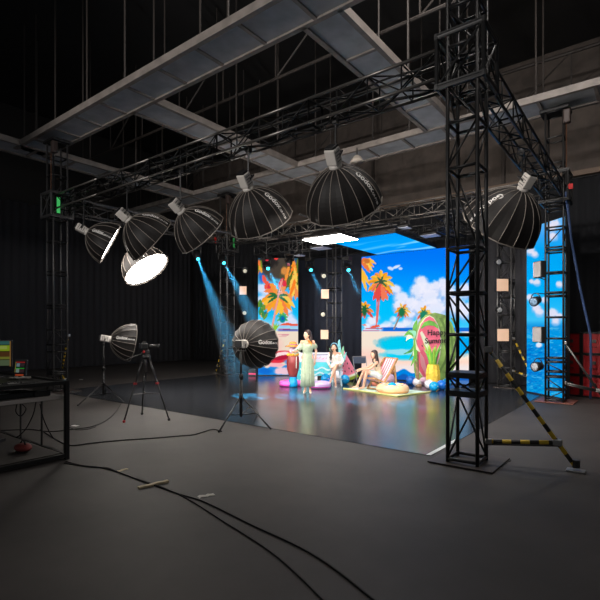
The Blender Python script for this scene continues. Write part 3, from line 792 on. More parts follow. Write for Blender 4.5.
class Paint:
    """a picture on a flat screen; x, y are measured in the photograph's pixels at the screen's own place"""
    def __init__(s, X, Y): s.X, s.Y = X, Y; s.C = np.zeros(X.shape+(3,))
    def put(s, m, c):
        m = np.clip(m, 0, 1)[..., None]; s.C = s.C*(1-m)+np.array(c, float)*m
    def fill(s, c): s.C[:] = c
    def vgrad(s, stops):
        ys = [a for a, _ in stops]
        for k in range(3): s.C[..., k] = np.interp(s.Y, ys, [c[k] for _, c in stops])
    def ell(s, cx, cy, rx, ry, c, rot=0, soft=.12, al=1.0, rough=0, seed=3):
        dx, dy = s.X-cx, s.Y-cy; a = math.radians(rot)
        u = (dx*math.cos(a)+dy*math.sin(a))/rx; v = (-dx*math.sin(a)+dy*math.cos(a))/ry
        d = np.sqrt(u*u+v*v)
        if rough: d = d+rough*(fbm(s.X*.35, s.Y*.35, seed)-.5)
        s.put(np.clip((1-d)/soft+.5, 0, 1)*al, c)
    def poly(s, pts, c, al=1.0):
        X, Y = s.X, s.Y; ins = np.zeros(X.shape, bool); n = len(pts)
        for i in range(n):
            x0, y0 = pts[i]; x1, y1 = pts[(i+1) % n]
            if y0 == y1: continue
            cr = ((Y >= y0) != (Y >= y1)) & (X < (x1-x0)*(Y-y0)/(y1-y0)+x0)
            ins ^= cr
        s.put(ins*al, c)
    def line(s, x0, y0, x1, y1, w, c, al=1.0):
        dx, dy = x1-x0, y1-y0; L = dx*dx+dy*dy
        t = np.clip(((s.X-x0)*dx+(s.Y-y0)*dy)/L, 0, 1)
        d = np.hypot(s.X-x0-t*dx, s.Y-y0-t*dy); s.put(np.clip((w/2-d)/.3+.5, 0, 1)*al, c)
    def leaf(s, cx, cy, ang, L, w, c, droop=.35, c2=None):
        a = math.radians(ang); tip = (cx+L*math.cos(a), cy-L*math.sin(a)+droop*L*abs(math.cos(a)))
        mid = (cx+L*.55*math.cos(a), cy-L*.62*math.sin(a)-droop*L*.15)
        nx, ny = -(tip[1]-cy), tip[0]-cx; q = math.hypot(nx, ny) or 1; nx, ny = nx/q*w, ny/q*w
        def bz(t, k):
            x = (1-t)**2*cx+2*t*(1-t)*mid[0]+t*t*tip[0]; y = (1-t)**2*cy+2*t*(1-t)*mid[1]+t*t*tip[1]
            f = math.sin(PI*min(1, t*.95+.04))**.7*k; jag = 1+.22*math.sin(t*26)
            return (x+nx*f*jag, y+ny*f*jag)
        T = [i/14 for i in range(15)]
        s.poly([bz(t, 1) for t in T]+[bz(t, -1) for t in T[::-1]], c)
        if c2 is not None: s.poly([bz(t, .0) for t in T]+[bz(t, -1) for t in T[::-1]], c2)
    def cloud(s, blobs, c=(238, 238, 250), sh=(190, 205, 240), seed=5):
        for cx, cy, r in blobs: s.ell(cx, cy+r*.25, r, r*.85, sh, soft=.5, al=.8, rough=.5, seed=seed)
        for cx, cy, r in blobs: s.ell(cx-.5, cy-r*.05, r*.8, r*.64, c, soft=.6, al=.85, rough=.9, seed=seed+1)
def screen(name, label, p0, p1, z0, z1, painter, strength=1.0, group='lit LED screens of the stage set', res=.02, back=.09):
    p0, p1 = V(p0), V(p1); L = (p1-p0).length; d = (p1-p0)/L; nb = V((-d.y, d.x, 0))
    nx, nz = int(L/res), int((z1-z0)/res); S = np.linspace(0, L, nx+1); Z = np.linspace(z0, z1, nz+1)
    SS, ZZ = np.meshgrid(S, Z)
    wx, wy = p0.x+d.x*SS, p0.y+d.y*SS
    X = CT*wx+ST*wy; D = -ST*wx+CT*wy
    P = Paint(300+F*X/D, HY-F*(ZZ-H)/D); painter(P)
    t = thing(name, label, 'LED screen', V((p0.x, p0.y, z0)), math.atan2(d.y, d.x), group)
    grid_panel(t, nx, nz, lambda i, j: (S[i], -.002, Z[j]-z0), P.C, name, strength)
    c = (p0+p1)/2+nb*(back/2+.002)+V((0, 0, (z0+z1)/2))
    R = M((d, nb, V((0, 0, 1)))).transposed()
    MB().box(c, (L, back, z1-z0), R).build('cabinet_frame', DRK, t)
    MB().box((p0+p1)/2+nb*.06+V((0, 0, z0/2)), (L*.98, .08, max(.02, z0-.01)), R).build('plinth', BLK, t)
    return t
def grid_panel(t, nx, nz, pos, Cc, nm, strength, mm=None, pname='screen_face'):
    vs = [pos(i, j) for j in range(nz+1) for i in range(nx+1)]
    fs = [(j*(nx+1)+i, j*(nx+1)+i+1, (j+1)*(nx+1)+i+1, (j+1)*(nx+1)+i) for j in range(nz) for i in range(nx)]
    me = bpy.data.meshes.new(pname); me.from_pydata(vs, [], fs); me.update()
    at = me.attributes.new('picture', 'FLOAT_COLOR', 'POINT')
    lc = to_lin(Cc.reshape(-1, 3)); a4 = np.ones((lc.shape[0], 4)); a4[:, :3] = lc
    at.data.foreach_set('color', a4.ravel().astype(np.float32))
    me.materials.append(mm or screenmat('screen_'+nm, strength))
    o = bpy.data.objects.new(pname, me); COL.objects.link(o); o.parent = t
    return o

YO = [(250, 190, 60), (248, 165, 40), (250, 205, 90), (245, 150, 60)]
CO = [(235, 95, 75), (240, 120, 85), (225, 75, 70)]
def palm(P, cx, cy, r, seed, n=11, trunk=None, tc=(235, 110, 100), core=(40, 110, 70)):
    rg = random.Random(seed)
    if trunk: P.line(cx, cy, trunk[0], trunk[1], 1.5, tc)
    for k in range(n):
        a = 360*k/n+rg.uniform(-10, 10)
        low = math.sin(math.radians(a)) < -.35
        col = rg.choice(CO if low and rg.random() < .75 else YO)
        P.leaf(cx, cy, a, r*rg.uniform(.85, 1.15), r*.17, col, .38, tuple(v*.9 for v in col))
    for k in range(7):
        P.leaf(cx, cy, 360*k/7+20, r*.55, r*.08, core, .3)
    P.ell(cx, cy, r*.16, r*.2, (60, 80, 60))
def paint_wide(P):
    P.vgrad([(245, (0, 112, 245)), (262, (0, 122, 246)), (290, (0, 160, 252)), (312, (0, 190, 250)), (326, (60, 200, 250)), (331, (120, 210, 245))])
    P.cloud([(372, 321, 6), (388, 324, 5), (378, 317, 3), (408, 322, 6), (393, 319, 4), (400, 326, 7), (418, 326, 7), (384, 328, 6), (368, 326, 4)], seed=9)
    P.ell(385, 310, 9, 12, (0, 190, 250), soft=.6, al=.7)
    P.cloud([(396, 289, 6), (402, 298, 9), (399, 306, 7), (411, 303, 9), (421, 281, 7), (418, 290, 9), (427, 288, 8), (436, 286, 7), (430, 297, 11), (444, 283, 7), (448, 292, 11), (420, 306, 11), (436, 308, 12), (455, 305, 13), (466, 290, 9), (466, 310, 10), (410, 314, 6), (425, 318, 8)], (236, 236, 250), (170, 190, 238), seed=21)
    P.ell(390.5, 268.3, 3.2, 1.7, (205, 222, 252), rot=20, soft=.5, rough=.6); P.ell(396, 267, 4, 1.4, (215, 228, 254), rot=-22, soft=.5, rough=.6); P.ell(400.5, 268.6, 2, 1.2, (190, 214, 252), soft=.5, rough=.6)
    P.put(((P.Y > 327.5) & (P.Y < 332)).astype(float)*np.clip((P.X-380)/4, 0, 1), (18, 108, 215))
    # sand and lagoon
    m = (P.Y >= 331.5).astype(float); P.put(m, (243, 226, 208))
    P.put(m*np.clip((P.Y-345)/12, 0, 1)*np.clip((395-P.X)/20, 0, 1), (250, 205, 190))
    P.put(m*np.clip((P.Y-331.5)/2, 0, 1)*np.clip((P.X-395)/12, 0, 1)*np.clip((337-P.Y)/3, 0, 1), (215, 225, 240))
    P.ell(400, 343, 25, 7, (96, 190, 215), soft=.25, rough=.25); P.ell(408, 344.5, 28, 7.5, (0, 200, 238), soft=.3, rough=.3)
    P.ell(415, 355, 32, 6, (10, 205, 245), soft=.4, rough=.4); P.ell(402, 352, 16, 3, (150, 220, 235), soft=.4, rough=.5)
    P.ell(450, 345, 28, 12, (0, 165, 235), soft=.4, rough=.4)
    P.put(np.clip((P.Y-358)/4, 0, 1), (252, 214, 196)); P.put(np.clip((P.Y-362)/5, 0, 1)*np.clip((P.X-380)/20, 0, 1), (240, 226, 224))
    e = 372-2.5*np.exp(-((P.X-402)/8)**2)+1.2*np.sin(P.X*.4)
    P.put(np.clip(P.Y-e, 0, 1), (0, 128, 220)); P.put(np.clip(P.Y-e-5, 0, 1), (20, 90, 180))
    P.put(np.clip(P.Y-380, 0, 1)*.8, (90, 130, 190))
    # far shore
    for x0, x1, y, c in [(363, 379, 330.5, (235, 90, 120)), (364, 376, 329.3, (255, 235, 240)), (366, 382, 328.6, (190, 60, 90))]: P.line(x0, y, x1, y, .9, c)
    P.poly([(369, 327.5), (373, 325.6), (379, 324.6), (380, 326.5), (375, 327.8)], (236, 92, 66))
    P.poly([(361, 325), (365, 324), (367, 326)], (240, 120, 70))
    P.line(377, 300, 376.5, 325, 1.0, (230, 105, 95))
    # palms
    for k, (a, L) in enumerate([(20, 16), (5, 13), (-15, 12), (-35, 11), (40, 8)]): P.leaf(361, 262, a, L, 2.0, YO[k % 4] if k < 3 else (232, 120, 60), .5)
    P.ell(367, 261, 3, 2.5, (200, 110, 50), soft=.5)
    for a, L in [(-75, 26), (-62, 22), (-82, 16)]: P.leaf(360, 266, a, L, 1.7, YO[0], .05)
    palm(P, 381, 282, 12.8, 5, 13, (377, 322), (232, 104, 100)); P.ell(380.5, 292, 2.5, 7, (75, 72, 70), soft=.5)
    for a in (-80, -100, -65, -115): P.leaf(380.5, 284, a, 18, 2.2, CO[a % 3], .02)
    palm(P, 364.5, 309, 9.5, 11, 9, core=(30, 110, 60)); P.ell(364.5, 311, 2.2, 5, (30, 100, 60), soft=.5)
    palm(P, 402.5, 310, 7.6, 17, 10, (394, 329), (150, 130, 120)); P.ell(401.8, 312.5, 3, 4.2, (30, 115, 70), soft=.5)
    palm(P, 424, 313, 8, 23, 9); P.ell(424, 316, 4, 5, (30, 130, 100), soft=.5)
def paint_narrow(P):
    P.vgrad([(256, (40, 70, 90)), (285, (90, 190, 240)), (300, (20, 175, 245)), (315, (20, 190, 245)), (326, (150, 215, 245)), (330, (170, 220, 240))])
    P.cloud([(262, 288, 6), (268, 292, 6), (262, 300, 7), (290, 318, 6), (284, 321, 6), (294, 322, 5), (290, 311, 3)], (225, 228, 250), (150, 200, 245), seed=31)
    P.ell(262, 275, 3, 8, (40, 110, 210), soft=.5)
    rg = random.Random(3)
    P.ell(276, 264, 16, 16, (74, 66, 58), soft=.35, rough=.7, seed=8); P.ell(268, 262, 9, 7, (40, 36, 36), soft=.4, rough=.6)
    P.ell(289, 275, 8, 11, (92, 84, 52), soft=.4, rough=.6)
    for k in range(26):
        P.leaf(294+rg.uniform(-5, 5), 258+rg.uniform(0, 22), -90+rg.uniform(-24, 24), rg.uniform(12, 26), 1.5, rg.choice(YO+[(240, 140, 80), (90, 110, 40), (250, 130, 40)]), .05)
    for k in range(10): P.leaf(259+rg.uniform(-1, 3), 259+rg.uniform(0, 8), -85+rg.uniform(-20, 20), rg.uniform(5, 12), 1.2, rg.choice([(240, 170, 50), (120, 140, 50), (240, 120, 60)]), .05)
    for x, y in [(268, 286), (270, 288), (283, 283), (281, 286), (285, 285), (263, 280), (267, 262), (271, 259), (276, 261)]:
        P.leaf(x, y-5, -90+rg.uniform(-30, 30), 9 if y > 270 else 4, 2.0, rg.choice([(232, 60, 60), (238, 90, 70), (225, 50, 70)]), .05)
    P.ell(284, 271, 3, 4, (214, 140, 70), soft=.5, rough=.5)
    P.line(282, 280, 272, 328, 1.9, (238, 150, 140)); P.line(281.5, 280, 271.8, 328, .7, (205, 90, 110))
    for k in range(18):
        a = 200*k/17-10; a = [175, 160, 140, 115, 60, 35, 15, -10, -30, -55, -75, -95, -115, -135, -155, -170, 190, 5][k]
        P.leaf(278, 297, a, rg.uniform(12, 19), 2.6, rg.choice(YO+[(245, 130, 70), (240, 150, 90)]), .45)
    for a in (150, 170, 200, 20, -20, 80): P.leaf(278, 296.5, a, 11, 1.3, (40, 110, 60), .3)
    for k in range(12): P.leaf(260+rg.uniform(-2, 8), 299+rg.uniform(0, 16), -90+rg.uniform(-40, 40), rg.uniform(5, 11), 1.5, rg.choice([(60, 140, 70), (240, 170, 60), (110, 150, 60), (40, 110, 130)]), .1)
    P.line(281, 282, 272, 328, 1.5, (240, 160, 150))
    for a in (80, 50, 20, 120, 150, -20, 200): P.leaf(282.5, 318, a, 6, 1.1, (90, 180, 90), .2)
    P.ell(282.5, 319, 3.1, 3.8, (0, 140, 150), soft=.4); P.ell(282.8, 318.6, 1.4, 1.8, (30, 90, 180), soft=.5)
    for a in (100, 80, 60, 130): P.leaf(275, 331, a, 8, .8, (140, 200, 60), .1)
    m = (P.Y >= 331).astype(float); P.put(m, (240, 222, 200))
    P.put(((P.Y > 329) & (P.Y < 331.4)).astype(float)*np.clip((P.X-277)/2, 0, 1), (120, 130, 200))
    P.poly([(278, 325.5), (283, 323.6), (288, 322.6), (293, 324), (298, 323.8), (298, 326), (288, 325.6)], (236, 92, 66))
    for x0, x1, y, c in [(279, 290, 329, (215, 60, 110)), (283, 297, 329.8, (90, 60, 130)), (278, 289, 334.6, (230, 160, 170)), (279, 286, 336.5, (225, 150, 160)), (282, 288, 335, (205, 110, 140))]: P.line(x0, y, x1, y, .8, c)
    P.ell(266, 345, 16, 12, (244, 200, 190), soft=.6, rough=.4)
    # red beach float and sea at the foot
    P.put(np.clip(P.Y-366-1.5*np.sin(P.X*.5), 0, 1), (30, 140, 225)); P.ell(283, 371, 9, 4, (240, 200, 215), soft=.4, rough=.6); P.ell(265, 371, 7, 3, (20, 110, 210), soft=.5, rough=.6)
    P.ell(280, 357, 13, 6, (226, 50, 70), rot=-12, soft=.15, rough=.15); P.ell(281, 354.5, 8, 2.4, (255, 225, 225), rot=-12, soft=.2, rough=.4); P.ell(282, 357.5, 8, 2.2, (180, 30, 60), rot=-12)
    P.ell(290, 362, 6, 3, (70, 150, 225), soft=.4, rough=.4); P.ell(276, 365, 8, 2, (252, 180, 190), soft=.4)
def paint_right(P):
    P.vgrad([(215, (120, 190, 245)), (235, (60, 165, 245)), (250, (0, 165, 245)), (290, (0, 175, 250)), (320, (60, 195, 250)), (326, (20, 150, 225)), (335, (0, 150, 225)), (370, (0, 130, 215)), (400, (10, 165, 225))])
    P.cloud([(531, 251, 5), (535, 254, 4), (555, 224, 6), (551, 228, 5), (553, 236, 5), (532, 281, 3), (537, 282, 4), (560, 284, 4), (530, 297, 4), (537, 308, 5), (540, 312, 5), (553, 313, 6), (560, 316, 4), (535, 303, 5), (545, 300, 4), (556, 321, 5)], (238, 230, 245), (150, 195, 245), seed=41)
    w_ = (P.Y > 327)*np.clip((fbm(P.X*.25, P.Y*1.1, 51)-.58)*6, 0, 1); P.put(w_*.6, (120, 215, 245))
    w_ = (P.Y > 345)*np.clip((fbm(P.X*.2, P.Y*.8, 57)-.55)*6, 0, 1); P.put(w_*.55, (0, 90, 190))
    P.ell(539, 345, 3, 2.6, (225, 235, 250), soft=.5, rough=.6)
WB0, WB1 = (-8.37, 14.4, 0), (-4.62, 14.4, 0)
screen('led_screen', 'wide LED screen showing a blue beach with orange palms, behind the deck chair', WB0, WB1, .04, 4.29, paint_wide, 1.04)
n0, n1 = cv(-1.55, 17.25), cv(-.07, 17.25)
screen('led_screen', 'narrow LED screen of orange palm trees, behind the rear-view softbox', n0, n1, .04, 4.36, paint_narrow, 1.0)
r0, r1 = V((-2.87, 13.8, 0)), V((-2.87+.745*1.45, 13.8-.667*1.45, 0))
screen('led_screen', 'tall narrow LED screen of blue sky and sea behind the right-hand tower', r0, r1, .04, 4.45, paint_right, 1.0)
# the ceiling screen, face down
def ceiling_screen():
    x0, x1, y0, y1, z = -7.72, -5.62, 11.45, 14.39, 4.3; nx, ny = 84, 116
    XX, YY = np.meshgrid(np.linspace(x0, x1, nx+1), np.linspace(y0, y1, ny+1)); s_, v_ = (XX-x0)/(x1-x0), (YY-y0)/(y1-y0)
    P = Paint(s_*10, v_*10)
    P.vgrad([(0, (0, 150, 245)), (4, (0, 160, 250)), (8, (0, 150, 250)), (10, (0, 130, 245))])
    n = fbm(XX*.55, YY*1.9+XX*.3, 61); P.put(np.clip((n-.60)*8, 0, 1)*.75*np.clip((YY-12)*1.2, 0, 1), (150, 220, 252))
    P.put(np.exp(-((YY-14.1-.12*np.sin(XX*3))/.1)**2)*.7, (150, 215, 250)); P.put(np.exp(-((YY-13.1-.2*np.sin(XX*1.4+.5))/.16)**2)*.6*np.clip((-6.1-XX)*2, 0, 1), (120, 210, 252))
    t = thing('led_screen', 'LED ceiling screen of blue sky overhead, facing down in front of the wide screen', 'LED screen', (x0, y0, z), 0, 'lit LED screens of the stage set')
    grid_panel(t, nx, ny, lambda i, j: ((x1-x0)*i/nx, (y1-y0)*j/ny, 0), P.C, 'ceiling', 1.05)
    MB().box(((x0+x1)/2, (y0+y1)/2, z+.06), (x1-x0, y1-y0, .1)).build('cabinet_frame', DRK, t)
    mb = MB()
    for x in (x0+.25, x1-.25): mb.tube((x, y0+.1, z+.3), (x, y1-.1, z+.3), .022)
    for y in (y0+.3, (y0+y1)/2, y1-.3): mb.tube((x0+.1, y, z+.3), (x1-.1, y, z+.3), .022)
    mb.build('hanging_frame', STL, t)
    for x, y in ((x0+.25, y0+.95), (x1-.25, y0+.95), (x0+.25, y1-.3), (x1-.25, y1-.3)): MB().tube((x, y, z+.1), (x, y, 4.98), .014).build('hanging_wire', GRY, t)
ceiling_screen()
# ------------------------------------------------------------------ control desk at the left
DESKB = mat('desk_black', (14, 13, 13), .45, spec=.35)
CX, CY = -6.15, 3.0                                     # its right-hand corner
def desk():
    x0, y0 = CX-2.3, CY-1.5; b = .055; t = thing('control_desk', 'black steel two-tier desk frame at the left edge, carrying the monitor', 'desk', (CX, CY, 0))
    for x, y in ((CX, CY), (CX, y0), (x0, CY), (x0, y0)): MB().box((x-b/2, y-b/2, .515), (b, b, 1.03), bev=.004).build('leg', DESKB, t)
    def rail(p, q, nm, s=.05):
        p, q = V(p), V(q); c = (p+q)/2; d = q-p
        MB().box(c, (abs(d.x)+s, abs(d.y)+s, s), bev=.004).build(nm, DESKB, t)
    o = b/2
    for z, nm in ((1.01, 'top_rail'), (.055, 'foot_rail')):
        rail((CX-o, CY-o, z), (CX-o, y0-o, z), nm); rail((CX-o, CY-o, z), (x0-o, CY-o, z), nm)
        rail((x0-o, CY-o, z), (x0-o, y0-o, z), nm); rail((CX-o, y0-o, z), (x0-o, y0-o, z), nm)
    top = mat('desk_board', (24, 23, 22), .5)
    MB().box(((CX+x0)/2-o, (CY+y0)/2-o, 1.0), (2.2, 1.4, .02)).build('upper_board', top, t)
    MB().box(((CX+x0)/2-o, (CY+y0)/2-o, .82), (2.24, 1.44, .05), bev=.006).build('lower_board', mat('desk_shelf', (150, 144, 140), .45), t)
    MB().box(((CX+x0)/2-o, (CY+y0)/2-o, .075), (2.2, 1.4, .02)).build('bottom_board', mat('bottom_board', (44, 39, 36), .7), t)
    for k in (.75, 1.45): MB().tube((CX-k, CY-o, .08), (CX-k, CY-o, .8), .014, 6).build('support_rod', BLK, t)
    MB().box((CX-1.1, CY-.8, .11), (.05, 1.2, .04), M.Rotation(.5, 3, 'Z')).build('cross_bar', BLK, t)
    return t
desk()
ZD = 1.012
# monitor, half out of frame
def scr_paint_img(t, w, h, fn, nx=48, ny=40, nm='m', strength=.6):
    P = Paint(*np.meshgrid(np.linspace(0, 1, nx+1), np.linspace(0, 1, ny+1))); fn(P)
    grid_panel(t, nx, ny, lambda i, j: ((i/nx-.5)*w, -.012, j/ny*h-h/2), P.C, nm, strength, pname='screen')
def bands(P, L):
    P.fill((18, 18, 20))
    for x0, y0, x1, y1, c in L: P.put(((P.X >= x0) & (P.X <= x1) & (P.Y >= y0) & (P.Y <= y1)).astype(float), c)
def display(name, label, cat, px, py, D, w, h, rz, fn, stand=True, zb=ZD, tilt=0.0, nm='m', strength=.5, group=None):
    c = pt(px, py, D); t = thing(name, label, cat, c, rz, group)
    t.rotation_euler = (tilt, 0, rz)
    MB().box((0, .008, 0), (w+.03, .03, h+.03), bev=.006).build('bezel', DRK, t, local=True)
    scr_paint_img(t, w, h, fn, nm=nm, strength=strength)
    if stand:
        dz = c.z-zb
        MB().box((0, .05, -dz/2-.02), (.06, .04, dz-.03), bev=.006).build('stand_neck', DRK, t, local=True)
        MB().box((0, .05, -dz+.008), (.26, .18, .016), bev=.004).build('stand_foot', DRK, t, local=True)
    return t
display('monitor', 'computer monitor with yellow, green and brown rows, on the black desk', 'monitor', -9, 354, 6.75, .52, .37, TH+.25,
        lambda P: bands(P, [(0, .86, 1, 1, (60, 110, 105)), (0, .62, .97, .84, (150, 178, 40)), (.3, .7, .9, .8, (170, 190, 90)), (0, .4, 1, .6, (92, 62, 34)), (0, .28, 1, .38, (128, 132, 52)), (0, .03, 1, .26, (96, 112, 82)), (.97, 0, 1, 1, (150, 110, 60))]), nm='monitor', strength=.42, zb=ZD)
display('control_tablet', 'small lit screen with red and green rows, right of the monitor', 'tablet', 20.5, 369, 6.7, .155, .24, TH-.12,
        lambda P: bands(P, [(.05, .86, .95, .93, (150, 40, 40)), (.12, .63, .45, .84, (110, 130, 140)), (.5, .63, .92, .84, (52, 44, 46)), (.05, .52, .95, .57, (40, 160, 50)), (.12, .28, .45, .5, (120, 140, 130)), (.5, .28, .92, .5, (58, 40, 42)), (.1, .1, .92, .18, (170, 70, 40)), (.0, .3, .06, .9, (150, 140, 60))]), stand=False, tilt=-.16, nm='tablet', strength=.5)
# things on the desk
def console(label, c, size, rz, group, knobs=14):
    c = V(c); t = thing('control_console', label, 'console', c, rz, group); R = M.Rotation(rz, 3, 'Z')
    MB().box(c+V((0, 0, size[2]/2)), size, R, bev=.012).build('case', DRK, t)
    MB().box(c+V((0, 0, size[2]+.002)), (size[0]*.9, size[1]*.25, .006), R).build('label_strip', mat('pale_strip', (150, 148, 144), .5), t)
    rng = random.Random(label)
    for i in range(knobs):
        p = c+R @ V(((rng.random()-.5)*size[0]*.85, (rng.random()-.6)*size[1]*.5, size[2]+.008)); MB().tube(p-V((0, 0, .008)), p+V((0, 0, .012)), .012, 8).build('knob', GRY, t)
c = pt(24, 392, 6.35); console('long flat lighting console with a pale strip, on the lower desk board', (CX-.35, CY-.75, .846), (.36, .8, .07), 0, None)
kb = V((CX-.35, CY-.95, ZD)); console('low black keyboard on the desk below the monitor', (CX-.22, CY-.62, ZD-.002), (.2, .5, .03), 0, None, 20)
c = pt(20, 379.5, 6.55); t = thing('paper_stack', 'crumpled pale papers lying on the desk below the small lit screen', 'papers', (c.x, c.y, ZD))
rng = random.Random(2)
for k in range(3):
    mb = MB(); n = 5; R = M.Rotation(k*.5, 3, 'Z'); vs = [V((c.x, c.y, ZD+.004+k*.005))+R @ V(((i/n-.5)*.24, (j/n-.5)*.17, .018*rng.random())) for j in range(n+1) for i in range(n+1)]
    mb.add(vs, [(j*(n+1)+i, j*(n+1)+i+1, (j+1)*(n+1)+i+1, (j+1)*(n+1)+i) for j in range(n) for i in range(n)]).build('sheet', mat('paper', (150, 144, 136), .8), t)
c = pt(42, 388, 6.3); t = thing('intercom_box', 'small dark box with a pale top on the lower board, near the desk corner', 'box', (CX-.22, CY-.28, .846))
MB().box((CX-.22, CY-.28, .88), (.17, .2, .07), bev=.01).build('case', DRK, t); MB().box((CX-.22, CY-.28, .918), (.13, .12, .008)).build('top_label', mat('pale_strip', (150, 148, 144), .5), t)
for k, (x, y, cl, lb) in enumerate([(-.55, -.35, (120, 40, 35), 'dark red bag lying on the bottom board of the desk'), (-.95, -.9, (150, 130, 60), 'dull yellow coil lying on the bottom board of the desk')]):
    if k == 0:
        t = thing('tool_bag', lb, 'bag', (CX+x, CY+y, .085)); MB().ball((CX+x, CY+y, .14), .1, 14, (1.5, 1, .55)).build('body', mat('bag_red', cl, .7), t, True)
        MB().path([(CX+x-.08, CY+y, .17), (CX+x-.03, CY+y, .23), (CX+x+.03, CY+y, .23), (CX+x+.08, CY+y, .17)], .01).build('handle', RUB, t)
    else: tag(MB().torus((CX+x, CY+y, .105), .1, .02, 24, 8).torus((CX+x+.01, CY+y, .135), .09, .018, 24, 8).build('cable_coil', mat('coil_yellow', cl, .6), None, True), lb, 'cable coil')
# cables hanging from the desk and running over the floor
def smooth_path(P, n=8):
    P = [V(p) for p in P]; out = []
    for i in range(len(P)-1):
        a, b, c, d = P[max(i-1, 0)], P[i], P[i+1], P[min(i+2, len(P)-1)]
        for k in range(n):
            t = k/n; out.append(.5*((2*b)+(c-a)*t+(2*a-5*b+4*c-d)*t*t+(3*b-a-3*c+d)*t**3))
    return out+[P[-1]]
def floor_cable(label, px, r=.012, m=RUB, group='cables on the concrete floor'):
    P = [gd(x, y)+V((0, 0, r+.001)) for x, y in px]
    return tag(MB().path(smooth_path(P), r, 6).build('floor_cable', m, None, True), label, 'cable', group)
floor_cable('thick black cable running from the desk foot across the nearest floor', [(66, 462), (82, 466), (100, 468), (116, 472), (140, 481), (160, 488), (180, 495), (205, 503), (250, 525), (320, 560), (420, 640)], .007)
floor_cable('second black cable beside the thick one, taped down on the nearest floor', [(64, 463.5), (90, 467.5), (108, 468.5), (124, 475), (148, 483), (170, 491), (190, 501), (220, 520), (280, 560), (360, 640)], .006)
floor_cable('thin black cable crossing the floor from the desk to below the tripod', [(40, 430), (56, 440), (70, 446), (90, 444), (120, 441), (150, 439), (180, 436.5), (195, 435), (212, 430), (222, 432)], .009)
floor_cable('thin cable from the desk to the smaller stand softbox', [(0, 431), (30, 430), (50, 432), (75, 429.5), (92, 427), (106, 421), (116, 412), (121, 404)], .008)
floor_cable('short thin loop of cable near the pale scrap on the floor', [(66, 426), (76, 430), (88, 429.5), (96, 427)], .006)
for lb, P in (('black cable drooping from the upper desk board to the bottom board', [(36, 402, 6.7), (33, 415, 6.8), (25, 430, 6.9), (16, 438, 7.0)]),
              ('black cable hanging in a curve from the middle of the desk to the floor', [(40, 404, 6.5), (44, 420, 6.45), (52, 436, 6.4), (58, 440.5, 6.95)]),
              ('thin looped cable hanging below the desk at the left', [(17, 404, 7.0), (16, 412, 7.0), (21, 416, 7.0), (26, 409, 7.0), (22, 404, 7.0)])):
    tag(MB().path(smooth_path([pt(*p) for p in P]), .008, 6).build('hanging_cable', RUB, None, True), lb, 'cable', 'cables hanging under the desk')
# tape and scraps on the concrete
TAPE = mat('masking_tape', (176, 160, 128), .7)
def floor_strip(label, a, b, w, m=TAPE, name='tape_strip', group='tape and scraps on the floor', bump=.0):
    a, b = gd(*a), gd(*b); d = (b-a).normalized(); s = V((-d.y, d.x, 0))*w/2; n = 6; mb = MB(); vs = []
    rng = random.Random(label)
    for i in range(n+1):
        p = a.lerp(b, i/n); j = (rng.random()-.5)*w*.4
        vs += [p+s*1+s.normalized()*j+V((0, 0, .002)), p-s+s.normalized()*j+V((0, 0, .002)), p-s+s.normalized()*j+V((0, 0, .006+bump)), p+s+s.normalized()*j+V((0, 0, .006+bump))]
    fs = [(i*4+k, i*4+(k+1) % 4, i*4+4+(k+1) % 4, i*4+4+k) for i in range(n) for k in range(4)]+[(0, 1, 2, 3), (n*4+3, n*4+2, n*4+1, n*4)]
    return tag(mb.add(vs, fs).build(name, m), label, 'tape' if name == 'tape_strip' else 'scrap', group)
floor_strip('long strip of beige tape holding two black cables to the floor', (138.5, 489), (168, 482), .05, bump=.016)
floor_strip('short strip of beige tape beside the black cables', (118, 471.5), (127.5, 469), .05)
floor_strip('pale tape scrap at the near edge of the floor, left of centre', (198, 497.5), (214, 494.5), .06, mat('pale_tape', (190, 186, 178), .7))
floor_strip('white paper scrap on the floor right of the desk', (73, 425.5), (77.5, 426.2), .07, WHT, 'paper_scrap')
floor_strip('white paper scrap on the far floor by the black side curtain', (79.5, 379.8), (82.5, 379.6), .1, WHT, 'paper_scrap')
floor_strip('dark strip on the floor at the foot of the striped brace', (499, 466.8), (508.5, 459.5), .07, mat('dark_tape', (24, 24, 24), .7))

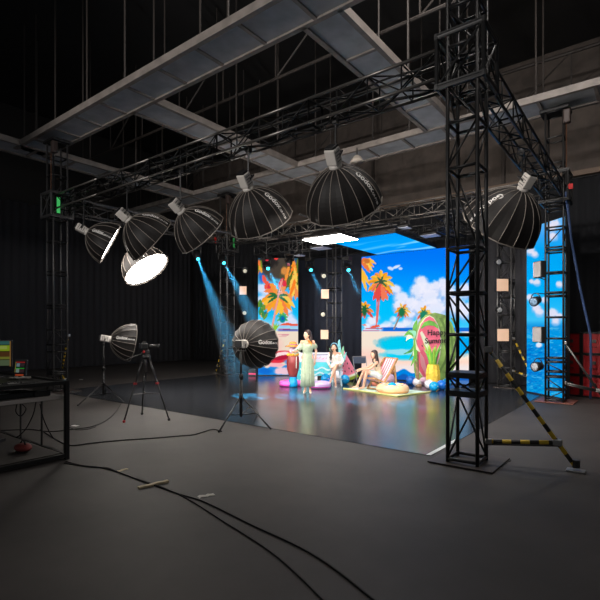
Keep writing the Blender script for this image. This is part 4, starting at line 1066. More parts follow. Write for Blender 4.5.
# ------------------------------------------------------------------ red cases behind the right tower
def red_cases():
    CRD = mat('case_red', (146, 15, 22), .45); t0 = None
    base = gd(577, 395.5); D0 = dep(base); d = V((1, -.25, 0)).normalized()
    rows = ['bottom', 'middle', 'top']
    for c_ in range(3):
        for r_ in range(3):
            w, dp, h = .5, .5, .52; p = base+d*((c_-.12)*.53)+V((0, 0, h/2+r_*(h+.02)+.03))
            nm = ['leftmost', 'second', 'third'][c_]
            t = thing('storage_case', 'red storage case, %s of the %s column of cases right of the tower' % (rows[r_], nm), 'case', p-V((0, 0, h/2)), math.atan2(d.y, d.x), 'stacked red cases'); R = M.Rotation(math.atan2(d.y, d.x), 3, 'Z')
            MB().box(p, (w, dp, h), R, bev=.01).build('body', CRD, t)
            e = MB()
            for sx in (-1, 1):
                for sy in (-1, 1): e.box(p+R @ V((sx*w/2, sy*dp/2, 0)), (.05, .05, h+.01), R)
                for sz in (-1, 1): e.box(p+R @ V((sx*w/2, 0, sz*h/2)), (.045, dp, .045), R)
            for sy in (-1, 1):
                for sz in (-1, 1): e.box(p+R @ V((0, sy*dp/2, sz*h/2)), (w, .045, .045), R)
            e.build('edge_trim', DRK, t)
            MB().box(p+R @ V((.02, -dp/2-.005, .05)), (.1, .02, .08), R, bev=.004).build('latch', GRY, t)
            MB().path([p+R @ V((-.08, -dp/2-.005, -.08)), p+R @ V((-.08, -dp/2-.04, -.09)), p+R @ V((.08, -dp/2-.04, -.09)), p+R @ V((.08, -dp/2-.005, -.08))], .008).build('handle', DRK, t)
    MB()
red_cases()
# blue strap from the tower's block to the floor
P = [(-1.7, 12.1, 4.85), tuple(pt(571, 238, 10.9)), tuple(pt(580, 288, 11.0)), tuple(pt(590.5, 335, 11.2)), tuple(pt(591, 365, 11.3)), tuple(gd(590.5, 400)+V((0, 0, .03)))]
tag(MB().path(P, .028, 8).build('blue_strap', mat('strap_blue', (52, 74, 116), .6), None, True), 'long blue strap hanging in front of the red cases at the right', 'strap')
t = thing('floor_case', 'small black case with a pink stripe on the floor behind the rear-view softbox', 'case', gd(252.5, 376)); c = gd(252.5, 376); R = M.Rotation(TH, 3, 'Z')
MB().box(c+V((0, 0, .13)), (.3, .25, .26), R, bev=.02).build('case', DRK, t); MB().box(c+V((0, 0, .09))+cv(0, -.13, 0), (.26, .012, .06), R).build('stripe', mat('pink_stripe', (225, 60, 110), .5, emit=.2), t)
MB().path([c+cv(-.08, 0, .26), c+cv(-.08, 0, .3), c+cv(.08, 0, .3), c+cv(.08, 0, .26)], .01).build('handle', GRY, t)
# ------------------------------------------------------------------ beach props
PINK = mat('melon_pink', (252, 112, 142), .55, noise=.06, nscale=5); RIND = mat('melon_rind', (142, 178, 92), .55, noise=.28, nscale=3)
PALE = mat('melon_white', (236, 240, 214), .55); LEAFG = mat('leaf_green', (112, 186, 76), .5, noise=.15, nscale=5); LEAFD = mat('leaf_dark', (66, 148, 74), .5)
YEL = mat('pineapple_gold', (250, 200, 70), .5, noise=.12, nscale=16); AQUA = mat('aqua_board', (84, 208, 222), .5, noise=.1, nscale=2)
CYB = mat('cyan_vinyl', (12, 158, 226), .25); BLB = mat('blue_vinyl', (30, 116, 218), .25); WHB = mat('white_vinyl', (232, 232, 240), .25); PKB = mat('pink_white_vinyl', (240, 200, 226), .25)
LIL = mat('lilac_vinyl', (216, 190, 240), .28); MAG = mat('magenta_vinyl', (226, 60, 190), .28); TRUNK = mat('palm_trunk', (150, 122, 96), .7, noise=.2, nscale=12)
def outline(mb, pts, D, th=.03):
    return mb.prism(pts, lambda p: pt(p[0], p[1], D), lambda p: pt(p[0], p[1], D)+cv(0, th, 0))
def board(name, pts, D, m, parent, th=.03): return outline(MB(), pts, D, th).build(name, m, parent)
def ellipse_pts(cx, cy, rx, ry, a0=0, a1=360, n=28, rot=0):
    r = math.radians(rot); out = []
    for i in range(n):
        a = math.radians(a0+(a1-a0)*i/(n-1 if a1-a0 < 360 else n)); x, y = rx*math.cos(a), ry*math.sin(a)
        out.append((cx+x*math.cos(r)-y*math.sin(r), cy+x*math.sin(r)+y*math.cos(r)))
    return out
def leaf_pts(x0, y0, x1, y1, w, bend=0.0, n=9):
    dx, dy = x1-x0, y1-y0; L = math.hypot(dx, dy); nx, ny = -dy/L, dx/L; T = [i/n for i in range(n+1)]
    c = [(x0+dx*t+nx*bend*math.sin(PI*t), y0+dy*t+ny*bend*math.sin(PI*t)) for t in T]; f = [w*math.sin(PI*min(1, .05+.93*t))**.7 for t in T]
    return [(c[i][0]+nx*f[i], c[i][1]+ny*f[i]) for i in range(n+1)]+[(c[i][0]-nx*f[i], c[i][1]-ny*f[i]) for i in range(n, -1, -1)]
DW = 14.35
def melon_board():
    t = thing('party_backdrop', 'big round watermelon backdrop board reading Happy Summer, before the wide screen', 'backdrop board', V((*gd(434, HY+F*H/DW)[:2], 0)))
    board('rind_board', [(417, 384.6), (414.5, 370), (413.5, 350), (415, 333), (419, 322), (426, 315), (435, 312.6), (445, 315), (452, 323), (456.5, 336), (456.5, 352), (454, 366), (447, 377), (441, 384.6)], DW, RIND, t, .05)
    for a, w in ((0, 1.2), (7, 1.0), (13, .9)):
        q = [(440+a*.9+4*math.sin(i*.9)*.3+7*math.sin(PI*i/12), 318+i*4.6-a*.0) for i in range(13)]
        board('rind_stripe', [(x-w, y) for x, y in q]+[(x+w, y) for x, y in q[::-1]], DW-.012, mat('rind_dark', (106, 142, 70), .55), t, .012)
    arch = [(424.5, 378), (419, 370), (416, 358), (416.3, 345), (418.5, 332), (421.5, 324), (425.5, 318.5), (429.5, 316.3), (433.5, 318.5), (437, 324.5), (439.6, 333), (440.6, 343), (439, 356), (435.5, 368), (431, 377)]
    cx, cy = 428.5, 348
    board('white_rim', [(cx+(x-cx)*1.09, cy+(y-cy)*1.03) for x, y in arch], DW-.05, PALE, t, .03)
    board('pink_flesh', arch, DW-.075, PINK, t, .025)
    board('green_leaf_arc', [(421, 327.5), (424, 322.5), (429, 320.2), (434, 321.5), (437.8, 325.5), (438.6, 329), (434, 326), (429, 325.2), (425, 326.3), (421.5, 329)], DW-.1, LEAFG, t, .02)
    board('pale_streak', [(420, 333), (422, 331), (428, 341), (430, 352), (427, 350), (423, 341)], DW-.1, PALE, t, .02)
    board('pale_streak', [(420, 352), (424, 358), (427, 371), (425.5, 374.5), (421, 365)], DW-.1, mat('light_pink', (246, 170, 186), .55), t, .02)
    for x, y, s in ((424, 362, 1), (433, 352, 1), (422, 345, .8), (436, 340, .8), (431, 334, .7), (434, 364, .9)):
        board('seed', leaf_pts(x, y, x+.6, y+2.4*s, .55*s), DW-.085, mat('seed_black', (46, 26, 30), .4), t, .01)
    ink = mat('black_lettering', (40, 26, 30), .6)
    def lay(px, py, k):
        o = pt(px, py, DW-.13); return lambda x, y: o-V(t.location)+cv(x*1.0, 0, y+x*.03)
    text_mesh('Happy', .232, lay(427.2, 335.2, 0), 'lettering', ink, t, bold=.004)
    text_mesh('Summer', .228, lay(424.8, 343.4, 0), 'lettering', ink, t, bold=.004)
    MB().box(pt(430, 380, DW+.18), (.04, .3, .5)).build('prop_stand', WOOD, t)
melon_board()
def palm_prop():
    D = 13.95; by = HY+F*H/D; t = thing('palm_cutout', 'small palm tree prop with drooping green leaves, left of the watermelon board', 'palm prop', V((*gd(418.5, by)[:2], 0)))
    P = [pt(418.6, by, D), pt(417.6, 375, D), pt(417.2, 362, D), pt(416.4, 350, D), pt(414.6, 338, D)]
    MB().path(smooth_path(P), .05, 8).build('trunk', TRUNK, t, True)
    for k, (x1, y1, w, b, m) in enumerate([(404, 336, 2.6, 5, LEAFG), (406, 341, 1.8, 3, PALE), (403.5, 354, 1.6, -5, LEAFD), (411, 366, 1.5, -3, LEAFG), (409, 360, 1.2, -3, LEAFD), (417, 320, 2.2, -1, LEAFG), (420, 352, 1.7, 2, PALE), (413, 356, 1.5, -1, PALE), (417, 362, 1.3, 1, LEAFG), (409, 331, 2, 3, mat('leaf_mint', (150, 220, 190), .5))]):
        board('leaf', leaf_pts(414.6, 338, x1, y1, w, b), D-.02*k*.6-.03, m, t, .012)
    MB().lathe([(.1, 0), (.09, .08), (.05, .1)], 16, M.Translation(V((*gd(418.5, by)[:2], 0)))).build('foot', TRUNK, t, True)
palm_prop()
def pineapple():
    D = 13.55; c = gd(433, HY+F*H/D); t = thing('pineapple_prop', 'tall yellow pineapple prop with long green leaves, before the watermelon board', 'pineapple prop', c)
    s = F/D; mb = MB(); n = 20; rows = 12; h = .68; vs = []
    for i in range(rows+1):
        u = i/rows; r = .165*(.72+.55*math.sin(PI*(.1+.72*u))-.12*u)
        for k in range(n):
            a = 2*PI*(k+.5*(i % 2))/n; rr = r*(1+.05*math.cos(2*k*PI/2)); vs.append(c+V((rr*math.cos(a), rr*math.sin(a), .02+h*u)))
    fs = [(i*n+k, i*n+(k+1) % n, (i+1)*n+(k+1) % n, (i+1)*n+k) for i in range(rows) for k in range(n)]+[tuple(range(n)), tuple(range(rows*n, rows*n+n))]
    mb.add(vs, fs).build('body', YEL, t)
    rng = random.Random(4)
    for k in range(13):
        a = 2*PI*k/13; r = .04+.05*rng.random(); L = .46+.26*rng.random(); b = c+V((r*math.cos(a), r*math.sin(a), h)); lean = .14+.1*rng.random()
        q = [b+V((lean*t_*t_*math.cos(a), lean*t_*t_*math.sin(a), L*t_)) for t_ in (0, .25, .5, .75, 1)]
        MB().path(q, [.03, .04, .034, .022, .003], 6).build('crown_leaf', mat('crown_green', (160, 204, 72), .5) if k % 2 else LEAFG, t, True)
pineapple()
def ball(label, px, py, r, m, group='beach balls and balloons around the props', name='beach_ball'):
    """px, py: where it touches the floor"""
    c = gd(px, py); t = thing(name, label, 'ball', c, 0, group); MB().ball(c+V((0, 0, r)), r, 20).build('skin', m, t, True)
    MB().tube(c+V((0, 0, r))+cv(r*.5, -r*.84, r*.12), c+V((0, 0, r))+cv(r*.55, -r*.9, r*.13), .012, 8).build('valve', WHT, t)
B = [('blue balloon ball at the foot of the palm prop', 410.5, 385.2, .125, BLB), ('white balloon ball right of the blue one below the palm prop', 417, 386.6, .115, WHB), ('pale pink balloon ball before the pink melon tip', 424, 385.5, .12, PKB),
     ('white balloon ball left of the pineapple base', 429.3, 389, .125, WHB), ('bright blue balloon ball nearest the pineapple base', 434, 391.2, .12, CYB), ('blue balloon ball right of the pineapple base', 441.5, 390, .125, BLB),
     ('white balloon ball half hidden behind the pineapple base', 439, 384.8, .1, WHB), ('blue balloon ball beside the left leg of the nearest tower', 446.5, 387.5, .12, CYB),
     ('blue ball at the bottom of the pink melon slice', 344.6, 384.5, .14, CYB), ('blue ball between the standing and the seated woman', 325.5, 383.6, .14, CYB), ('white ball on the floor behind the standing woman', 317, 382.6, .1, WHB),
     ('small blue ball beside the leaf of the seated woman', 329.5, 384.8, .09, BLB), ('white ball beside the pink slice, behind the seated woman', 338.5, 382.6, .12, WHB),
     ('pink and white beach ball under the deck chair', 388.5, 385.5, .17, PKB), ('orange-pink cushion ball on the mat beneath the deck chair', 375.5, 386.6, .12, mat('peach_vinyl', (236, 138, 116), .4))]
for b in B: ball(b[0], b[1], b[2], b[3]*1.12, b[4])
def slice_prop():
    D = 15.3; by = HY+F*H/D; t = thing('watermelon_slice', 'pink watermelon slice prop leaning behind the seated woman in white', 'watermelon prop', V((*gd(344, by)[:2], 0)))
    A, Bl, Br = (343.6, 349.5), (331, 380.5), (358.5, 376)
    def L(a, b, k): return (a[0]+(b[0]-a[0])*k, a[1]+(b[1]-a[1])*k)
    arc = lambda k: [(Bl[0]+(Br[0]-Bl[0])*i/8*1.0+0*k, Bl[1]+(Br[1]-Bl[1])*i/8+2.6*math.sin(PI*i/8)+k) for i in range(9)]
    a2 = arc(0); 
    board('slice_flesh', [A]+[L(A, p, .86) for p in a2], D, mat('slice_pink', (255, 140, 166), .55), t, .16)
    board('white_rind', [L(A, p, .86) for p in a2]+[L(A, p, .93) for p in a2[::-1]], D, PALE, t, .16)
    board('green_rind', [L(A, p, .93) for p in a2]+[L(A, p, 1.03) for p in a2[::-1]], D, mat('rind_yellow_green', (176, 204, 60), .5), t, .16)
    for x, y in ((344.5, 360), (347.2, 362.5), (343, 365), (348.8, 367.5), (351.5, 370.5), (344.8, 370.5), (340, 368)): board('seed', leaf_pts(x, y, x+.5, y+1.9, .55), D-.01, mat('seed_black', (46, 26, 30), .4), t, .012)
slice_prop()
def agave():
    D = 15.05; by = HY+F*H/D; t = thing('agave_prop', 'pale blue-green leaf prop standing behind the seated woman in white', 'plant prop', V((*gd(337, by)[:2], 0))); m = mat('agave_blue', (124, 190, 196), .5, noise=.1); m2 = mat('agave_green', (128, 186, 150), .5, noise=.1)
    for x0, y0, x1, y1, w, mm in ((337, 372, 339.2, 339.5, 2.2, m), (337, 372, 343.6, 346, 2.0, m2), (336, 372, 329.6, 348, 1.9, m2), (337, 372, 346.5, 352, 1.6, m), (336, 372, 333.6, 343.5, 1.8, m)):
        board('leaf', leaf_pts(x0, y0, x1, y1, w, .6), D+.01*w, mm, t, .02)
    MB().lathe([(.16, 0), (.2, .36), (.17, .38)], 16, M.Translation(V((*gd(337, by)[:2], 0)))).build('pot', WHB, t, True)
agave()
def bar():
    D = 15.6; by = HY+F*H/D; a, b = gd(297, by), gd(330.5, by); t = thing('beach_bar', 'white and turquoise beach bar counter behind the standing woman', 'bar counter', (a+b)/2); R = M.Rotation(TH, 3, 'Z'); c = (a+b)/2; L = (b-a).length
    MB().box(c+V((0, 0, .32)), (L, .45, .64), R, bev=.01).build('front_panel', AQUA, t)
    MB().box(c+V((0, 0, .79)), (L+.06, .5, .3), R, bev=.015).build('sign_top', mat('sign_white', (226, 222, 240), .5), t)
    for k, (x, y, w) in enumerate([(316, 358, 1.6), (319.5, 357.4, 1.4), (323, 358.2, 1.6), (326.5, 357.6, 1.3)]): board('sign_mark', leaf_pts(x-w, y+1, x+w, y-1, .55, .5), D-.27, mat('sign_pink', (236, 176, 200), .5), t, .01)
    board('sign_line', [(311, 354.6), (331, 354.2), (331, 354.9), (311, 355.3)], D-.262, mat('sign_grey', (120, 122, 150), .5), t, .01)
    for k in range(3): board('wave_stripe', [(300+i*2.2, 368+k*5+1.4*math.sin(i*1.1+k)) for i in range(16)]+[(300+i*2.2, 369.6+k*5+1.4*math.sin(i*1.1+k)) for i in range(15, -1, -1)], D-.24, mat('wave_white', (214, 240, 246), .5), t, .01)
bar()
c = gd(320.6, 383.4); t = thing('floor_speaker', 'small black speaker on the floor behind the standing woman', 'speaker', c); R = M.Rotation(TH, 3, 'Z')
MB().box(c+V((0, 0, .12)), (.2, .18, .24), R, bev=.015).build('cabinet', DRK, t); MB().tube(c+V((0, 0, .13))+cv(0, -.088, 0), c+V((0, 0, .13))+cv(0, -.096, 0), .07, 16).build('grille', GRY, t)
def barrel():
    D = 13.9; f = gd(293, HY+F*H/D); s = D/F; t = thing('barrel_prop', 'brown barrel prop with an orange straw hat and yellow garland, left of the standing woman', 'party prop', f)
    def z(y): return H+(HY-y)*s
    mt = M.Translation(V((f.x, f.y, 0)))
    MB().lathe([(.09, z(377)), (.13, z(375)), (.18, z(369)), (.195, z(363)), (.18, z(357)), (.13, z(354))], 24, mt).build('barrel_body', mat('barrel_brown', (150, 62, 62), .25), t, True)
    MB().lathe([(.1, z(354.5)), (.1, z(350)), (.085, z(347))], 20, mt).build('neck', mat('neck_lilac', (214, 188, 222), .5), t, True)
    MB().lathe([(.12, .01), (.15, .06), (.14, .15), (.09, z(377)+.01)], 20, mt).build('cyan_base', CYB, t, True)
    g = MB()
    for k in range(14):
        a = 2*PI*k/14; g.ball((f.x+.14*math.cos(a), f.y+.15*math.sin(a), z(354.6)), .045, 8)
    g.build('flower_garland', mat('garland_yellow', (248, 178, 56), .6), t, True)
    MB().lathe([(.235, z(346.6)), (.24, z(346)), (.15, z(345.3)), (.12, z(344.8)), (.11, z(342.6)), (.06, z(341.6))], 24, mt).build('straw_hat', mat('hat_orange', (236, 138, 56), .7), t, True)
    MB().lathe([(.122, z(345.2)), (.12, z(344.2))], 24, mt, cap=False).build('hat_band', mat('hat_purple', (120, 90, 170), .6), t, True)
    MB().box(V((f.x, f.y, 0))+cv(.1, -.19, z(362)), (.02, .02, .34), M.Rotation(TH, 3, 'Z')).build('highlight_stripe', WHT, t)  # glossy highlight on the barrel, modelled as a white bar
barrel()
def ring(label, px, py, R_, r, m1, m2, group='inflatable swim rings on the stage', dots=None):
    c = gd(px, py); t = thing('swim_ring', label, 'swim ring', c, 0, group)
    MB().torus(c+V((0, 0, r)), R_, r, 40, 14).build('tube', m1, t, True)
    MB().torus(c+V((0, 0, r*.62)), R_, r*.96, 40, 14, sc=.5).build('lower_band', m2, t, True)
    MB().tube(c+cv(R_*.2, -R_-r*.7, r*1.6), c+cv(R_*.2, -R_-r*.75, r*1.78), .015, 8).build('valve', WHT, t)
    if dots:
        for k in range(14):
            a = 2*PI*k/14+.2; MB().ball(c+V((R_*math.cos(a), R_*math.sin(a), r*2-.004)), .05, 8, (1, 1, .25)).build('icing_spot', dots[k % len(dots)], t, True)
ring('lilac and magenta swim ring right of the standing woman’s skirt', 320, 388.2, .22, .1, LIL, MAG)
ring('magenta swim ring left of the standing woman, below the barrel prop', 290.5, 386, .26, .09, mat('pink_vinyl', (238, 110, 210), .28), MAG)
ring('peach and cream doughnut swim ring on the green mat', 392.5, 393, .32, .12, mat('peach_ring', (247, 206, 160), .35), mat('orange_ring', (240, 166, 110), .35), dots=[WHB, mat('peach_vinyl', (236, 138, 116), .4), mat('icing_yellow', (248, 220, 110), .4)])
tc = gd(392, 393); t = thing('beach_ball', 'bright blue ball resting inside the doughnut ring on the mat', 'ball', tc+V((0, 0, .012)), 0, 'beach balls and balloons around the props')
MB().ball(tc+V((0, 0, .16)), .135, 20).build('skin', CYB, t, True)
# green beach mat
def beach_mat():
    Q = [gd(343.5, 389.2), gd(397, 397), gd(430, 392.6), gd(380, 386.6)]
    t = thing('beach_mat', 'pale green and yellow beach mat under the deck chair', 'mat', (Q[0]+Q[2])/2); n = 16; mb = MB(); vs = []
    for lay_ in (.009, .02):
        for j in range(n+1):
            for i in range(n+1):
                p = Q[0].lerp(Q[1], i/n).lerp(Q[3].lerp(Q[2], i/n), j/n); vs.append(p+V((0, 0, lay_)))
    N = (n+1)**2; fs = [(j*(n+1)+i, j*(n+1)+i+1, (j+1)*(n+1)+i+1, (j+1)*(n+1)+i) for j in range(n) for i in range(n)]; fs += [tuple(v+N for v in f) for f in fs]
    for i in range(n):
        fs += [(i, i+1, N+i+1, N+i), (n*(n+1)+i, n*(n+1)+i+1, N+n*(n+1)+i+1, N+n*(n+1)+i), (i*(n+1), (i+1)*(n+1), N+(i+1)*(n+1), N+i*(n+1)), (i*(n+1)+n, (i+1)*(n+1)+n, N+(i+1)*(n+1)+n, N+i*(n+1)+n)]
    mb.add(vs, fs).build('cloth', mat('mat_green', (194, 220, 204), .8, noise=.12, nscale=4), t)
    MB().tube(Q[0]+V((0, 0, .024)), Q[1]+V((0, 0, .024)), .02, 6).build('near_border', mat('mat_yellow', (204, 208, 128), .8), t)
    MB().tube(Q[1]+V((0, 0, .024)), Q[2]+V((0, 0, .024)), .02, 6).build('side_border', mat('mat_yellow', (204, 208, 128), .8), t)
beach_mat()
# deck chair: local frame x = image right, y = away
def deck_chair():
    c = gd(382, 389.8); t = thing('deck_chair', 'wooden deck chair with pink and white striped cloth, on the green mat', 'deck chair', c, TH+.5)
    for k, y in enumerate((-.28, .28)):
        MB().box((.0, y, .44), (.05, .035, 1.12), M.Rotation(.62, 3, 'Y')).build('back_rail', WOOD, t, local=True)
        y2 = y*.86
        p, q = V((-.42, y2, .36)), V((.34, y2, .03)); d = q-p
        MB().box((p+q)/2, (d.length, .03, .05), M.Rotation(-math.atan2(d.z, d.x), 3, 'Y')).build('seat_rail', WOOD, t, local=True)
        p, q = V((.3, y, .03)), V((.22, y, .7)); d = q-p
        MB().box((p+q)/2, (d.length, .028, .04), M.Rotation(-math.atan2(d.z, d.x), 3, 'Y')).build('prop_leg', WOOD, t, local=True)
    for x, z in ((.33, .895), (-.42, .36), (-.3, .05), (.33, .05)): MB().tube((x, -.29, z), (x, .29, z), .018, 8).build('cross_bar', WOOD, t, True, local=True)
    # cloth sling with stripes running head to foot
    prof = smooth_path([(.34, 0, .9), (.2, 0, .66), (.04, 0, .42), (-.12, 0, .27), (-.28, 0, .27), (-.42, 0, .365)], 5); n = len(prof)
    ys = [-.25+.5*i/10 for i in range(11)]; Pk = mat('cloth_pink', (238, 120, 150), .75); Wh = mat('cloth_white', (240, 234, 230), .75)
    for i in range(10):
        mb = MB(); vs = [V((p.x, y, p.z)) for p in prof for y in ys[i:i+2]]+[V((p.x+.006, y, p.z+.01)) for p in prof for y in ys[i:i+2]]; N = 2*n
        fs = [(2*k, 2*k+1, 2*k+3, 2*k+2) for k in range(n-1)]+[(N+2*k, N+2*k+1, N+2*k+3, N+2*k+2) for k in range(n-1)]+[(2*k, 2*k+2, N+2*k+2, N+2*k) for k in range(n-1)]+[(2*k+1, 2*k+3, N+2*k+3, N+2*k+1) for k in range(n-1)]
        mb.add(vs, fs).build('cloth_stripe', Pk if i % 2 else Wh, t, local=True)
    return t
deck_chair()
def wicker():
    D = 14.75; c = gd(388.8, HY+F*H/D); t = thing('wicker_chair', 'low brown wicker chair with a rounded back, behind the deck chair', 'chair', c, TH); m = mat('wicker', (150, 96, 54), .7, noise=.3, nscale=40, bump=.5)
    MB().prism(ellipse_pts(0, .48, .2, .3, -30, 210, 20), lambda p: V((p[0], .16, p[1])), lambda p: V((p[0], .2, p[1]))).build('backrest', m, t, local=True)
    MB().lathe([(.2, .3), (.22, .36), (.2, .38)], 18).build('seat', m, t, True, local=True)
    for sx in (-1, 1):
        for sy in (-1, 1): MB().tube((sx*.14, sy*.14, .32), (sx*.17, sy*.17, .005), .018).build('leg', m, t, local=True)
wicker()
def folding_chair():
    c = gd(362, 384.3); t = thing('folding_chair', 'grey folding chair with a tube frame, left of the woman in the deck chair', 'chair', c, TH+.3); m = mat('chair_grey', (66, 76, 94), .5)
    MB().box((0, .2, .74), (.44, .03, .2), bev=.012).build('backrest', m, t, local=True)
    MB().box((0, 0, .44), (.42, .4, .035), bev=.012).build('seat', m, t, local=True)
    for s in (-1, 1):
        MB().path([(s*.22, -.2, .01), (s*.22, .1, .5), (s*.22, .22, .86)], .013, 8).build('leg', ALU, t, True, local=True)
        MB().path([(s*.2, .24, .01), (s*.2, -.16, .44)], .013, 8).build('leg', ALU, t, True, local=True)
    MB().tube((-.22, .22, .86), (.22, .22, .86), .013).build('top_bar', ALU, t, local=True)
folding_chair()
# ------------------------------------------------------------------ people (local frame: x image right, y away, z up)
def hand(mb, w, d, side, curl=.5):
    """w wrist, d direction of the hand, side: unit vector across the palm towards the thumb"""
    w, d = V(w), V(d).normalized(); s = (V(side)-d*V(side).dot(d)).normalized(); nrm = d.cross(s)
    cap(mb, w, w+d*.075, .022, .03, 8); cap(mb, w+d*.05+s*.022, w+d*.08-s*.0, .02, .022, 8)
    for k, L in enumerate((.062, .07, .066, .052)):
        b = w+d*.085+s*(.024-.016*k); m_ = b+d*L*.55+nrm*L*.15*curl; e = m_+d*L*.45+nrm*L*.5*curl
        cap(mb, b, m_, .0095, .009, 6); cap(mb, m_, e, .009, .0075, 6)
    b = w+d*.03+s*.022; m_ = b+s*.032+d*.03; cap(mb, b, m_, .0115, .0105, 6); cap(mb, m_, m_+d*.03+s*.004, .0105, .008, 6)
def person(label, root, J, face, cat='person', hair=None, hair_m=None, skin=SKIN, build=1.0):
    t = thing('person', label, cat, root, TH); mb = MB(); g = {k: V(v) for k, v in J.items()}
    f = V(face).normalized(); u = V((0, 0, 1)); s = f.cross(u).normalized(); u = s.cross(f); hc = g['head']
    mb.ball(hc+u*.03-f*.012, .092, 16); mb.ball(hc+u*.0+f*.012, .08, 14); mb.ball(hc-u*.05+f*.03, .06, 14); mb.ball(hc-u*.09+f*.048, .032, 12)
    cap(mb, hc+f*.085+u*.008, hc+f*.098-u*.022, .007, .011, 8)
    for q in (-1, 1): mb.ball(hc+s*q*.082-u*.01-f*.005, .018, 8, (.6, 1, 1.4)); mb.ball(hc+s*q*.04-u*.02+f*.05, .035, 10)
    cap(mb, hc-u*.09-f*.01, g['neck'], .043, .046, 10)
    sh = (g['shL']+g['shR'])/2
    cap(mb, g['neck'], sh-V((0, 0, .03)), .05, .07, 10); cap(mb, g['shL'], g['shR'], .05, .05, 10)
    dirx = (g['shR']-g['shL']).normalized()
    for q in (-1, 1):
        cap(mb, sh+dirx*q*.07-V((0, 0, .06)), g['waist']+dirx*q*.045, .075, .072, 12)
        hip = g['hipL'] if q < 0 else g['hipR']
        cap(mb, g['waist']+dirx*q*.04, hip, .075, .092, 12)
    cap(mb, g['hipL'], g['hipR'], .09, .09, 12)
    for k in 'LR':
        cap(mb, g['sh'+k], g['el'+k], .042, .033, 10); cap(mb, g['el'+k], g['wr'+k], .033, .022, 10)
        hd = g.get('hd'+k, g['wr'+k]-g['el'+k]); hand(mb, g['wr'+k], hd, g.get('th'+k, V((0, -1, 0))))
        cap(mb, g['hip'+k], g['kn'+k], .08, .052, 12); cap(mb, g['kn'+k], g['kn'+k].lerp(g['an'+k], .35), .05, .05, 12); cap(mb, g['kn'+k].lerp(g['an'+k], .3), g['an'+k], .05, .03, 12)
        an, to = g['an'+k], g['to'+k]; cap(mb, an-V((0, 0, .03))-(to-an).normalized()*.025, an.lerp(to, .55)-V((0, 0, .01)), .028, .03, 8); cap(mb, an.lerp(to, .55)-V((0, 0, .01)), to, .03, .02, 8)
    body = remesh(mb, 'body', skin, t, .0075, 3)
    for q in (-1, 1):
        MB().ball(hc+f*.0765+s*q*.034+u*.006, .0125, 10).build('eye', mat('eye_white', (240, 238, 235), .3), t, True, local=True)
        MB().ball(hc+f*.0855+s*q*.034+u*.005, .0062, 8).build('iris', HAIR, t, True, local=True)
        MB().path([hc+f*.08+s*q*.05+u*.034, hc+f*.091+s*q*.034+u*.04, hc+f*.096+s*q*.014+u*.036], .0045, 5).build('eyebrow', HAIR, t, True, local=True)
    MB().path([hc+f*.086-s*.022-u*.052, hc+f*.094-u*.052, hc+f*.086+s*.022-u*.052], [.004, .0085, .004], 6).build('lips', mat('lips', (196, 84, 86), .4), t, True, local=True)
    hb = MB(); hb.ball(hc+u*.045-f*.028, .1, 16); hb.ball(hc-u*.02-f*.05, .088, 14)
    for q in (-1, 1): cap(hb, hc+u*.085+f*.035+s*q*.03, hc+s*q*.088+u*.01+f*.012, .028, .026, 8)
    for pth in hair or []:
        for i in range(len(pth)-1): cap(hb, pth[i][:3], pth[i+1][:3], pth[i][3], pth[i+1][3], 8)
    remesh(hb, 'hair', hair_m or HAIR, t, .009, 2)
    return t, g, (f, s, u, hc)
def loft(rings, n=56, pleats=0, amp=0.0, ph=0.0):
    """rings: (x,y,z,rx,ry); the pleats deepen downwards"""
    vs = []; L = len(rings)
    for i, (x, y, z, rx, ry) in enumerate(rings):
        k = amp*(i/(L-1))**1.2
        for j in range(n):
            a = 2*PI*j/n; w_ = 1+k*math.sin(pleats*a+ph)+k*.4*math.sin((pleats*.5+1)*a+1)
            vs.append(V((x+rx*w_*math.cos(a), y+ry*w_*math.sin(a), z)))
    return MB().add(vs, [(i*n+j, i*n+(j+1) % n, (i+1)*n+(j+1) % n, (i+1)*n+j) for i in range(L-1) for j in range(n)])
def solid(o, th=.006):
    m = o.modifiers.new('thickness', 'SOLIDIFY'); m.thickness = th; m.offset = 0; return o
SAGE = mat('sage_dress', (168, 184, 158), .75, noise=.06, nscale=20); SAGE2 = mat('sage_gauze', (172, 188, 164), .8, noise=.08, nscale=24)
# 1: the standing woman
J = dict(head=(-.01, 0, 1.56), neck=(0, .01, 1.44), shL=(-.15, .0, 1.37), shR=(.15, .02, 1.37), waist=(0, .0, 1.1), hipL=(-.08, 0, .95), hipR=(.08, 0, .95),
         elL=(-.25, .03, 1.14), wrL=(-.33, -.14, 1.1), hdL=(-.4, -.7, .1), thL=(.3, 0, 1), elR=(.235, .1, 1.12), wrR=(.2, .04, .87), hdR=(-.1, -.1, -1), thR=(-.4, -1, 0),
         knL=(-.075, -.02, .52), knR=(.075, -.01, .52), anL=(-.06, .0, .11), anR=(.07, .01, .11), toL=(-.1, -.14, .04), toR=(.08, -.15, .04))
hcx = V(J['head'])
p1, g, (f, s, u, hc) = person('woman standing on the stage in a long pale green off-shoulder dress', gd(307.5, 393.6)+V((0, 0, .009)), J, (-.72, -.69, -.02),
    hair=[[(.03, .02, 1.63, .06), (.085, .03, 1.52, .05), (.1, .0, 1.42, .04), (.09, -.06, 1.32, .03)], [(.05, .06, 1.6, .06), (.07, .08, 1.46, .05), (.08, .07, 1.36, .035)], [(.05, -.02, 1.6, .045), (.08, -.03, 1.5, .036), (.085, -.07, 1.4, .028)], [(-.04, .07, 1.56, .05), (-.02, .08, 1.44, .04)]], hair_m=mat('brown_hair', (52, 34, 28), .4))
solid(loft([(0, .0, 1.32, .155, .105), (0, -.005, 1.27, .16, .125), (0, -.005, 1.21, .15, .125), (0, 0, 1.12, .128, .105), (0, 0, 1.08, .124, .1)], 48).build('bodice', SAGE, p1, True, local=True))
